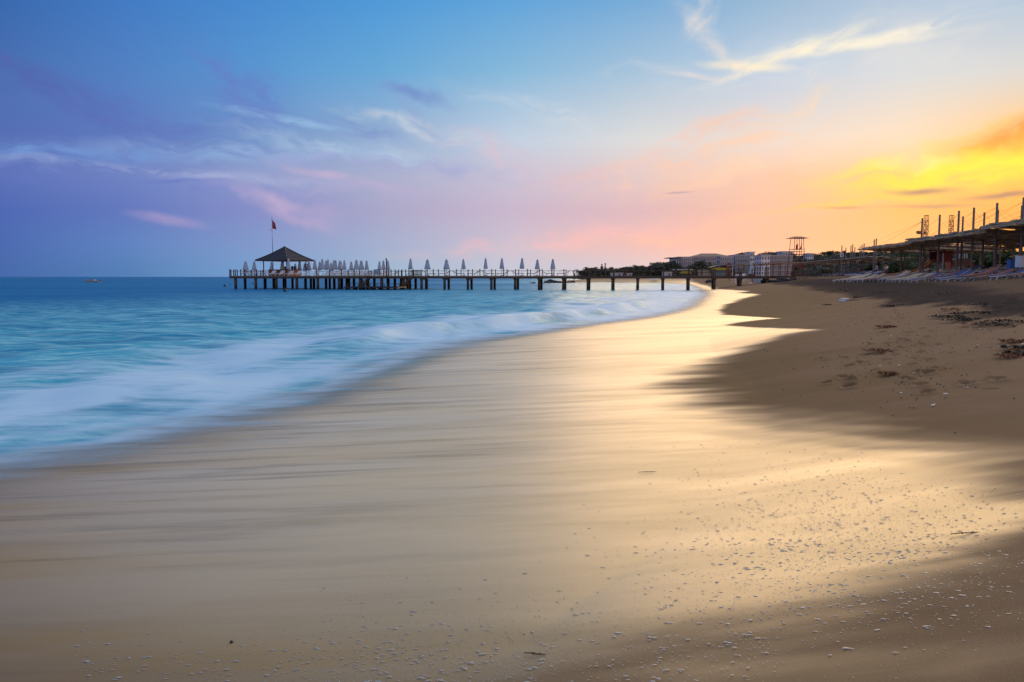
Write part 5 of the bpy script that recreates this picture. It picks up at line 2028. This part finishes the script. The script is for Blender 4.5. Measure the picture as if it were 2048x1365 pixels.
def build_woods():
    r = random.Random(31)
    m, nt, out = new_mat('hill_scrub')
    P = nt.pos()
    c = nt.mix(nt.noise(P, .15, 5, .65), (0.055, 0.06, 0.03), (0.10, 0.085, 0.05))
    p = nt.new('ShaderNodeBsdfPrincipled', Base_Color=c, Roughness=.95)
    nt.l.new(p.outputs[0], out.inputs[0])
    xs = np.arange(60, 900, 8.0)
    ys = np.arange(425, 1000, 8.0)
    h = grid_mesh('hill', xs, ys, hill_z, {}, m)
    tag(h, kind='structure')
    # the pine belt along the spit
    tops = [(1148, 540), (1164, 541), (1172, 538), (1181, 533), (1192, 536), (1201, 535), (1213, 534), (1222, 535), (1231, 533), (1240, 534), (1249, 531), (1258, 533), (1267, 532), (1276, 529),
            (1285, 531), (1294, 530), (1303, 528), (1312, 525), (1321, 524), (1330, 525), (1339, 522), (1347, 524)]
    rank = {0: 'nearest to the tip', 1: 'second from the tip'}
    n = 0
    for i, (px, yt) in enumerate(tops):
        for k in range(1 if i < 1 else 2):
            Y = 305 + 5.5 * i + r.uniform(-6, 6) + 14 * k
            q = px + (r.uniform(-2, 2) if i else 0) + k * 4.5
            g = ground_at(q, Y)
            H = EYE + (554 - yt - (k * 1.5)) * Y / 1598 - g.z
            kind = TALLS[0] if i == 0 else r.choice(PINES)
            s = H / (5.2 if i == 0 else 5.05)
            if i == 0:
                lab = 'slim lone tree at the very tip of the distant spit'
            else:
                lab = '%s pine of the %s line along the distant spit, counted from its tip' % (ORD[i - 1], ('front', 'rear')[k])
            tree(kind, g, s * (1.5 if i else .9), s, r.uniform(0, 6), 'pine_tree', lab, 'pine trees along the distant spit')
            n += 1
    # pines between and in front of the hotels
    for i, (px, yt, Y) in enumerate(((1386, 527, 330), (1398, 521, 340), (1412, 522, 345), (1424, 527, 330), (1377, 532, 310), (1452, 528, 320), (1462, 532, 310), (1357, 538, 290), (1350, 534, 330))):
        g = ground_at(px, Y)
        H = EYE + (554 - yt) * Y / 1598 - g.z
        s = H / 5.05
        tree(PINES[i % 4], g, s * 1.25, s, r.uniform(0, 6), 'pine_tree', 'dark pine in front of the hotels, %s listed from the pier side' % ORD[i] if False else 'dark pine screening the hotel facade, %s from the sea' % ORD[sorted((1386, 1398, 1412, 1424, 1377, 1452, 1462, 1357, 1350)).index(px)], 'pine trees before the hotels')
    # skyline trees on the hill, one by one
    sky = [(1342, 519), (1478, 505), (1486, 503), (1494, 508), (1524, 504), (1532, 502), (1541, 503), (1549, 504), (1557, 503), (1588, 505), (1612, 506), (1624, 505), (1636, 504), (1648, 503),
           (1659, 501), (1668, 502), (1679, 500), (1690, 501), (1702, 502), (1714, 503), (1727, 501), (1740, 502), (1754, 499), (1767, 497), (1781, 499), (1795, 500), (1812, 498), (1830, 496)]
    for i, (px, yt) in enumerate(sky):
        Y = 640 + r.uniform(-30, 30)
        x = uu(px) * Y
        z = float(hill_z(np.array([x]), np.array([Y]))[0])
        H = max(5.0, EYE + (554 - yt) * Y / 1598 - z)
        s = H / 5.05
        tree(r.choice(PINES), (x, Y, z - .3), s * 1.25, s, r.uniform(0, 6), 'pine_tree', 'round topped tree on the wooded skyline, %s counting inland from the sea' % ORD[i], 'trees on the skyline')
    # the far wood: one mass
    vs_all, fs_all = [], []
    pts = []
    rr = np.random.default_rng(3)
    base = leaf_cloud(r, [((0, 0, 2.2), (2.6, 2.6, 1.9)), ((1.3, .6, 3.4), (1.5, 1.5, 1.2)), ((-1.2, -.4, 3.0), (1.4, 1.4, 1.2))], 46, .8)
    bv = np.array([tuple(v) for v in base[0]])
    bf = np.array(base[1])
    k = 0
    for _ in range(2600):
        Y = rr.uniform(440, 720)
        u = rr.uniform(.19, .66)
        x = u * Y
        z = float(hill_z(np.array([x]), np.array([Y]))[0])
        a = rr.uniform(0, 6.28)
        s = rr.uniform(.8, 1.5)
        M = np.array([[math.cos(a), -math.sin(a), 0], [math.sin(a), math.cos(a), 0], [0, 0, 1]]) * s
        vs_all.append(bv @ M.T + np.array([x, Y, z - .8]))
        fs_all.append(bf + k)
        k += len(bv)
    V = np.concatenate(vs_all)
    F = np.concatenate(fs_all)
    me = bpy.data.meshes.new('far_wood')
    me.from_pydata(V.tolist(), [], F.tolist())
    me.materials.append(M_LEAF)
    o = bpy.data.objects.new('far_wood', me)
    COL.objects.link(o)
    tag(o, 'dark wood covering the low hill behind the hotels', 'wood', kind='stuff')
    # bushes and trees right behind the near canopies
    i = 0
    for row, (Yb, q, top) in enumerate(((84, 20, 5.0), (92, 27, 5.6))):
        for k in range(9):
            Y = Yb - 6.0 * k + r.uniform(-1, 1)
            X = 28.6 + (Y - 45) * .157 + q - 4 + .9 * k + r.uniform(-1, 1)
            g = gz(X, Y)
            H = top - g + r.uniform(-.5, .9)
            s = H / 2.9
            tree(BUSHES[(k + row) % 4], (X, Y, g - .1), s * 1.75, s, r.uniform(0, 6), 'broadleaf_tree', 'dense dark green tree behind the beach canopies, %s of the %s line inland' % (ORD[k], ('first', 'second')[row]),
                 'trees behind the beach canopies')
    for i, (px, yt, Y) in enumerate(((1795, 523, 96), (1782, 527, 100), (1735, 536, 122), (1664, 541, 150), (1648, 540, 150), (1760, 528, 108))):
        g = ground_at(px, Y)
        H = EYE + (554 - yt) * Y / 1598 - g.z + .2
        s = H / 2.9
        tree(BUSHES[i % 4], g, s * 1.6, s, r.uniform(0, 6), 'green_bush', 'low green bush between near and far canopies, %s from the near side' % ORD[(0, 1, 3, 4, 5, 2)[i]], 'bushes between the canopies')
    # palms
    for j, (px, yt, Y, lab) in enumerate(((1808, 497, 92, 'palm tree with spreading fronds behind the tip of the near canopies'), (1850, 500, 90, 'shorter palm tree half hidden behind the canopy masts'))):
        g = ground_at(px, Y)
        H = EYE + (554 - yt) * Y / 1598 - g.z
        t = empty('palm_tree', g, r.uniform(0, 6), lab, 'palm tree', 'palm trees behind the canopies')
        h = H - .55
        MB().tube([(0, 0, -.3), (.08, 0, h * .5), (0, .05, h)], [.2, .15, .13], 9).build('trunk', M_BARK, t, True)
        for k in range(17):
            a = 2 * math.pi * k / 17 + r.uniform(-.15, .15)
            up = r.uniform(.1, .95)
            ln = r.uniform(1.5, 2.1)
            vs, fs = [], []
            N = 9
            prev = Vector((0, 0, h))
            for i in range(N + 1):
                f = i / N
                c = Vector((math.cos(a) * ln * f, math.sin(a) * ln * f, h + up * f * 1.2 - 1.6 * f * f))
                sd_ = Vector((-math.sin(a), math.cos(a), 0))
                w = .34 * math.sin(math.pi * min(1, f * .9 + .1)) + .02
                b = len(vs)
                vs += [c - sd_ * .02, c + sd_ * .02, c + sd_ * w + Vector((math.cos(a) * .2, math.sin(a) * .2, -.16)), c + sd_ * w * .9 + Vector((math.cos(a) * .1, math.sin(a) * .1, -.18)),
                       c - sd_ * w + Vector((math.cos(a) * .2, math.sin(a) * .2, -.16)), c - sd_ * w * .9 + Vector((math.cos(a) * .1, math.sin(a) * .1, -.18))]
                fs += [(b, b + 1, b + 2, b + 3), (b + 1, b, b + 5, b + 4)]
                if i:
                    fs.append((b - 6, b - 5, b + 1, b))
            MB().add(vs, fs).build('frond', M_LEAF2, t)


build_woods()


# ------------------------------------------------------------------ hotels on the slope
def hotel(name, label, x0, x1, ytop, Y, depth, floors, bays, wall, roof='flat', yaw=0.0, base=None, win=(.55, .6), cat='hotel'):
    a, b = at(x0, 554, Y), at(x1, 554, Y)
    g = 2.0 if base is None else base
    H = EYE + (554 - ytop) * Y / 1598 - g
    W = (b - a).length
    t = empty(name, ((a.x + b.x) / 2, Y, g), yaw, label, cat, 'hotels on the slope')
    MB().box((0, depth / 2, H / 2), (W, depth, H)).build('wall', wall, t)
    fh = (H - .8) / floors
    bw = W / bays
    pane = MB().box((0, 0, 0), (bw * win[0], .12, fh * win[1])).mesh('window', M_GLASS)
    slab = MB().box((0, 0, 0), (bw * .86, .9, .14)).mesh('balcony', M_WALL)
    rail = MB().box((0, 0, 0), (bw * .86, .06, .75)).mesh('balcony_front', mat('balcony_front', (0.36, 0.35, 0.38)))
    for f in range(floors):
        for k in range(bays):
            x = -W / 2 + bw * (k + .5)
            z = .5 + fh * (f + .52)
            inst('window', pane, t, (x, -.03, z))
            if f > 0 and bays > 3:
                o = inst('balcony', slab, t, (x, -.45, z - fh * .46))
                inst('balcony_front', rail, o, (0, -.42, .42))
    nb = max(2, int(depth / 4))
    sp = MB().box((0, 0, 0), (.12, depth / nb * .5, fh * win[1])).mesh('window', M_GLASS)
    for f in range(floors):
        for k in range(nb):
            inst('window', sp, t, (-W / 2 - .03, depth * (k + .5) / nb, .5 + fh * (f + .52)))
    if roof == 'flat':
        MB().box((0, depth / 2, H + .14), (W + 1.2, depth + 1.2, .28)).build('roof', wall, t)
        MB().box((0, depth / 2, H - .2), (W + .5, depth + .5, .3)).build('cornice', M_WALL, t)
    elif roof == 'over':
        MB().box((-.8, depth / 2, H + .2), (W + 3.5, depth + 2.5, .4)).build('roof', mat('roof_slab', (0.13, 0.11, 0.13)), t)
    else:
        e = 1.2
        h = 2.0
        MB().add([(-W / 2 - e, -e, H), (W / 2 + e, -e, H), (W / 2 + e, depth + e, H), (-W / 2 - e, depth + e, H), (-W / 2 + 5, depth / 2, H + h), (W / 2 - 5, depth / 2, H + h)],
                 [(0, 1, 5, 4), (1, 2, 5), (2, 3, 4, 5), (3, 0, 4), (3, 2, 1, 0)]).build('roof', mat('hotel_tiles', (0.14, 0.12, 0.12)), t)
    return t


def build_hotels():
    hotel('hotel', 'slim pale stair tower with blue windows at the sea end of the hotels', 1347, 1358, 517, 420, 12, 4, 2, mat('hotel_pale_blue', (0.56, 0.64, 0.76)), 'over', base=2)
    hotel('hotel', 'long grey hotel wing with balconies next to the pale stair tower', 1358.5, 1386, 515, 424, 14, 4, 7, M_WALL2, 'flat', base=2)
    hotel('hotel', 'long pinkish grey hotel wing under the dark hipped roof', 1386.5, 1432, 514, 428, 14, 4, 11, mat('hotel_pinkish', (0.52, 0.46, 0.48)), 'flat', base=2)
    hotel('hotel', 'high rear hotel block with a dark hipped roof', 1392, 1456, 513.5, 470, 18, 5, 12, M_WALL2, 'hip', base=4)
    hotel('hotel', 'pale lavender hotel block with white columns in the middle of the row', 1440, 1466, 514, 430, 14, 4, 6, mat('hotel_lavender', (0.62, 0.60, 0.70)), 'flat', base=2)
    hotel('hotel', 'low bluish hotel block with narrow white bays behind the white pole', 1470, 1498, 511, 440, 14, 5, 8, mat('hotel_bluish', (0.56, 0.58, 0.68)), 'flat', base=2, win=(.42, .8))
    hotel('hotel', 'narrow bright white tower block rising over the hotel row', 1499, 1508, 505, 446, 8, 5, 2, M_WALL, 'flat', base=2)
    hotel('hotel', 'white hotel front with large dark openings left of the long facade', 1522, 1539, 511, 420, 12, 4, 3, M_WALL, 'flat', base=2, win=(.5, .55))
    hotel('hotel', 'long beige hotel facade of many narrow upright bays', 1539.5, 1582, 512, 424, 14, 4, 14, mat('hotel_beige', (0.56, 0.49, 0.47)), 'flat', base=2, win=(.45, .82))
    hotel('hotel', 'small white rooftop block above the long beige facade', 1564, 1584, 504, 480, 10, 5, 4, M_WALL, 'flat', base=3)
    hotel('hotel', 'tiny white building among the trees on the hillside', 1614, 1626, 508, 560, 8, 2, 3, M_WALL, 'flat', base=12)
    for i, (x0, x1, yt, Y, lab) in enumerate(((1222, 1246, 547, 295, 'low white shed behind the sand spit, the longer one'), (1252, 1264, 547.5, 296, 'low white shed behind the sand spit, the shorter one'), (1326, 1344, 545, 285, 'pale blue white shed near the yellow stall'))):
        a, b = at(x0, 554, Y), at(x1, 554, Y)
        g = gz((a.x + b.x) / 2, Y)
        H = EYE + (554 - yt) * Y / 1598 - g
        t = empty('shed', ((a.x + b.x) / 2, Y, g), 0, lab, 'shed', 'low white sheds behind the spit')
        w = b.x - a.x
        MB().box((0, 1, H / 2), (w, 2, H)).build('wall', mat('shed_white', (0.46, 0.48, 0.54)), t)
        MB().box((0, 1, H + .06), (w + .4, 2.5, .14)).build('roof', M_WHITE, t)
        MB().box((w * .2, -.02, H * .42), (.8, .06, H * .8)).build('door', M_GLASS, t)


build_hotels()


# ------------------------------------------------------------------ rocks and what lies on the sand
def rock(loc, s, label, seed):
    r = random.Random(seed)
    bm = bmesh.new()
    bmesh.ops.create_icosphere(bm, subdivisions=3, radius=1.0)
    for v in bm.verts:
        d = v.co.copy()
        k = 1 + .28 * math.sin(d.x * 3.1 + seed) * math.cos(d.y * 2.7 + seed * 2) + .14 * math.sin(d.z * 6 + d.x * 5 + seed) + r.uniform(-.05, .05)
        v.co = Vector((d.x * s[0] * k, d.y * s[1] * k, d.z * s[2] * k))
    me = bpy.data.meshes.new('rock')
    bm.to_mesh(me)
    bm.free()
    me.materials.append(M_ROCK)
    me.polygons.foreach_set('use_smooth', [True] * len(me.polygons))
    o = bpy.data.objects.new('rock', me)
    COL.objects.link(o)
    o.location = loc
    return tag(o, label, 'rock', 'rocks in the shallows')


def sea_pt(px, py):
    d = ray(px, py)
    return Vector((0, 0, EYE)) + d * (-EYE / d.z)


def build_rocks():
    for i, (px, py, s, lab) in enumerate(((1106, 566.3, (2.9, 2, .95), 'largest dark rock in the shallows off the spit'), (1094, 567, (1.2, 1, .4), 'low dark rock at the seaward end of the rocks off the spit'), (1121, 566.5, (1.3, 1.2, .5), 'small dark rock between the largest rock and a pile'),
                                          (1141, 566, (1.5, 1.4, .6), 'dark rock just off the tip of the sand spit'), (1066, 567, (.9, .9, .3), 'tiny dark rock awash, farthest from the spit'))):
        p = sea_pt(px, py)
        p.y = min(p.y, 268)
        x = uu(px) * p.y
        rock((x, p.y, 0), s, lab, i + 3)
    p = on_ground(1418, 566)
    rock((p.x, p.y, p.z + .1), (1.0, .9, .7), 'dark rock on the sand beside a pier pile', 23)
    p = on_ground(1536, 565)
    rock((p.x, p.y, p.z), (1.1, 1.0, .55), 'dark boulder at the foot of the landmost pier pile', 29)
    p = on_ground(1571, 563)
    rock((p.x, p.y, p.z), (1.7, 1.0, .5), 'dark sandy boulder under the landward end of the pier', 37)


build_rocks()


def flat_mesh(o_name, vs, fs, material):
    me = bpy.data.meshes.new(o_name)
    me.from_pydata(vs, [], fs)
    me.materials.append(material)
    return me


def ghz(x, y):
    return float(ground_height(np.array([[x]]), np.array([[y]]))[0, 0]) if False else gz(x, y)


def debris():
    r = random.Random(77)
    # sticks
    for (px, py, ln, ang, lab) in ((1295, 948, .16, 3, 'short straight reed lying in the middle of the wet sand'), (1930, 1072, .18, 8, 'thin brown stick on damp sand near the foam flecks'),
                                   (1990, 780, .32, -4, 'long pale straw on the dry sand beside the footprints'), (1070, 1312, .10, -12, 'tiny dark twig at the foaming edge in front')):
        p = on_ground(px, py)
        t = empty('stick', (p.x, p.y, p.z + .006), R(ang), lab, 'stick')
        k = MB().tube([(-ln / 2, 0, 0), (-ln * .1, .003, .003), (ln * .2, -.002, .002), (ln / 2, .002, .004)], [.0022, .003, .0027, .0015], 6)
        k.build('stem', M_DRIFT, t, True)
        MB().tube([(ln * .2, 0, .004), (ln * .27, .008, .006)], [.0028, .001], 5).build('twig', M_DRIFT, t)
        MB().lathe([(.004, 0), (.0052, .003), (.004, .007)], 7, (-ln * .1, .0, -.002)).build('node', M_DRIFT, t, True)
    # seaweed wrack, clump by clump
    clumps = [(1893, 637, .45, 0), (1918, 637, .32, 0), (1912, 622, .5, 1), (1926, 644, .55, 0), (1942, 642, .4, 0), (1967, 652, .5, 1), (1995, 654, .62, 0), (2010, 647, .5, 0), (1925, 631, .4, 0),
              (1960, 628, .35, 0), (1980, 612, .45, 0), (2035, 700, .3, 0), (2036, 688, .3, 1), (2020, 716, .26, 1), (2044, 712, .26, 0), (1775, 657, .26, 1), (1800, 612, .4, 0), (1776, 614, .3, 0),
              (1655, 611, .35, 0), (1768, 587, .8, 0), (1784, 586, .75, 0), (1897, 590, 1.0, 0), (1705, 602, .45, 0), (1760, 706, .35, 1), (1694, 581, .7, 0), (1775, 752, .14, 1)]
    for i, (px, py, sz, kind) in enumerate(clumps):
        sz *= .8
        p = on_ground(px, py)
        vs, fs = [], []
        for _ in range(70):
            a = r.uniform(0, 6.28)
            rad = sz * r.random() ** .6
            c = Vector((math.cos(a) * rad, math.sin(a) * rad * .8, .008 + .1 * sz * max(0, 1 - rad / sz) * r.random()))
            d = r.uniform(0, 6.28)
            ln = r.uniform(.06, .2) * (.5 + sz)
            w = r.uniform(.008, .02)
            q = Vector((math.cos(d), math.sin(d), r.uniform(-.08, .14)))
            s_ = Vector((-math.sin(d), math.cos(d), r.uniform(-.3, .3))) * w
            b = len(vs)
            m_ = c + q * ln * .5 + Vector((0, 0, .04 * r.random()))
            e = c + q * ln
            e.z = max(e.z, .005)
            vs += [c - s_, c + s_, m_ - s_, m_ + s_, e - s_ * .4, e + s_ * .4]
            fs += [(b, b + 1, b + 3, b + 2), (b + 2, b + 3, b + 5, b + 4)]
        o = MB().add(vs, fs).build('seaweed', M_RUSTLEAF if kind else M_WEED)
        o.location = (p.x, p.y, p.z + .01)
        where = 'at the top of the beach' if py < 600 else ('on the tide line below the loungers' if py < 660 else 'beside the footprints at the right')
        tag(o, '%s seaweed clump %s, %s in line' % (('blackish', 'rusty brown')[kind], where, ORD[i]), 'seaweed', 'seaweed clumps on the upper beach')
    # shells and pale scraps
    pts = [(1782, 674), (1800, 733), (1826, 748), (1780, 750), (1827, 774), (1760, 734), (1798, 733.5), (1941, 659), (1961, 660), (1970, 661), (2016, 693), (2045, 690), (2022, 720), (1888, 791), (1892, 790),
             (1998, 696), (2005, 697), (1930, 779), (1880, 698), (1907, 694), (1866, 814), (1802, 790), (1728, 661), (1740, 663), (1955, 693)]
    sh = None
    for i, (px, py) in enumerate(pts):
        p = on_ground(px, py)
        s = r.uniform(.6, 1.3)
        if sh is None:
            sh = empty('shell')
            MB().lathe([(.0, 0), (.013, .002), (.017, .006), (.013, .011), (.003, .013)], 9, flute=.06).build('valve', M_SHELL, sh, True)
            MB().lathe([(.006, .0), (.008, .008), (.002, .014)], 6, (.015, 0, .003)).build('hinge', M_SHELL, sh, True)
            o = sh
        else:
            o = copy_tree(sh)
        o.location = (p.x, p.y, p.z + .004)
        o.scale = (s * 1.3, s * .9, s)
        o.rotation_euler = (r.uniform(-.3, .3), r.uniform(-.3, .3), r.uniform(0, 6))
        tag(o, 'pale shell on the brown sand among footprints, %s from the top of the beach' % ORD[sorted(pts, key=lambda q: q[1]).index((px, py))], 'shell', 'pale shells on the sand')
    p = on_ground(1688, 604)
    t = empty('foam_box', p, .2, 'broken white foam box on the sand below the dark band', 'box')
    MB().box((0, 0, .09), (.42, .26, .16)).build('body', M_WHITE, t)
    MB().box((.05, .02, .185), (.3, .2, .02)).build('lid', M_WHITE, t)
    # lumps of sand: an old sand castle
    for i, (px, py, s, lab) in enumerate(((1717, 596, .26, 'crumbling dark sand castle standing on the beach'), (1694, 584, .22, 'worn sand heap at the edge of the dark sand'))):
        p = on_ground(px, py)
        t = empty('sand_castle', (p.x, p.y, p.z - .02), .4 * i, lab, 'sand castle', 'sand heaps')
        ms = mat('castle_sand', (0.17, 0.11, 0.07), .95, .3, 8, bump=.5)
        MB().lathe([(s * 1.1, 0), (s * .95, s * .4), (s * .6, s * .7), (s * .5, s * .95), (s * .2, s * 1.05)], 11, flute=.05).build('mound', ms, t, True)
        MB().lathe([(s * .3, 0), (s * .26, s * .5), (s * .1, s * .6)], 8, (-s * .7, 0, 0)).build('tower', ms, t, True)
    # dark pebble with its trail, front
    p = on_ground(463, 1289)
    o = MB().lathe([(0, 0), (.008, .002), (.009, .006), (.006, .010), (0, .011)], 8).build('pebble', M_DARK, None, True)
    o.location = (p.x, p.y, p.z + .002)
    tag(o, 'single small black pebble on the smooth wet sand', 'pebble')
    # scattered leaf litter and grit
    vs, fs = [], []
    for _ in range(1300):
        if r.random() < .45:
            px, py = r.gauss(1810, 110), r.gauss(690, 60)
        else:
            px, py = r.uniform(1500, 2100), 560 + 90 * r.random() ** 1.3
        if px > 2140 or py < 562 or py > 900 or px < 1480:
            continue
        p = on_ground(px, py)
        if p.y > 70:
            continue
        s = r.uniform(.005, .02) * (1 + p.y / 40)
        a = r.uniform(0, 6.28)
        e, f = Vector((math.cos(a), math.sin(a), r.uniform(-.2, .4))) * s, Vector((-math.sin(a), math.cos(a), r.uniform(-.2, .4))) * s * r.uniform(.25, .6)
        b = len(vs)
        q = p + Vector((0, 0, .012))
        vs += [q - e, q - f * .8, q + e, q + f + Vector((0, 0, s * .3))]
        fs.append((b, b + 1, b + 2, b + 3))
    o = MB().add(vs, fs).build('leaf_litter', M_WEED)
    tag(o, 'fine dark scraps of seaweed and leaves strewn over the dry sand', 'litter', kind='stuff')


debris()


def foam_flecks():
    """bubbles and foam left behind by the last wave: far too many to count"""
    r = random.Random(55)
    m, nt, out = new_mat('foam_bubbles')
    p = nt.new('ShaderNodeBsdfPrincipled', Base_Color=(0.42, 0.40, 0.37, 1), Roughness=.45)
    nt.l.new(p.outputs[0], out.inputs[0])
    vs, fs = [], []
    n = 0
    while n < 9000:
        k = r.random()
        if k < .72:
            px, py = r.gauss(1680, 190), r.gauss(1065, 95)
        elif k < .9:
            px, py = r.uniform(640, 1560), r.gauss(1290, 60)
        else:
            px, py = r.uniform(150, 1100), r.gauss(1335, 30)
        if not (880 < py < 1400 and 60 < px < 2080):
            continue
        n += 1
        p = on_ground(px, py, 1.5, 20)
        big = r.random() ** 9
        s = r.uniform(.0012, .0030) + 0.0045 * big
        el = r.uniform(.8, 1.9) if big < .2 else r.uniform(1.6, 3.2)
        N = 6
        b = len(vs)
        h = s * r.uniform(.22, .42)
        rot = r.uniform(-.3, .3)
        for q, z in ((1.0, 0.0), (.7, .75)):
            for i in range(N):
                t = 2 * math.pi * i / N
                w = q * s * r.uniform(.8, 1.2)
                x, y = math.cos(t) * w * el, math.sin(t) * w
                vs.append((p.x + x * math.cos(rot) - y * math.sin(rot), p.y + x * math.sin(rot) + y * math.cos(rot), p.z + .002 + z * h))
        vs.append((p.x, p.y, p.z + .002 + h))
        for i in range(N):
            j = (i + 1) % N
            fs.append((b + i, b + j, b + N + j, b + N + i))
            fs.append((b + N + i, b + N + j, b + 2 * N))
    o = MB().add(vs, fs).build('foam_flecks', m, None, True)
    tag(o, 'countless tiny foam flecks left on the wet sand in front', 'foam', kind='stuff')


foam_flecks()
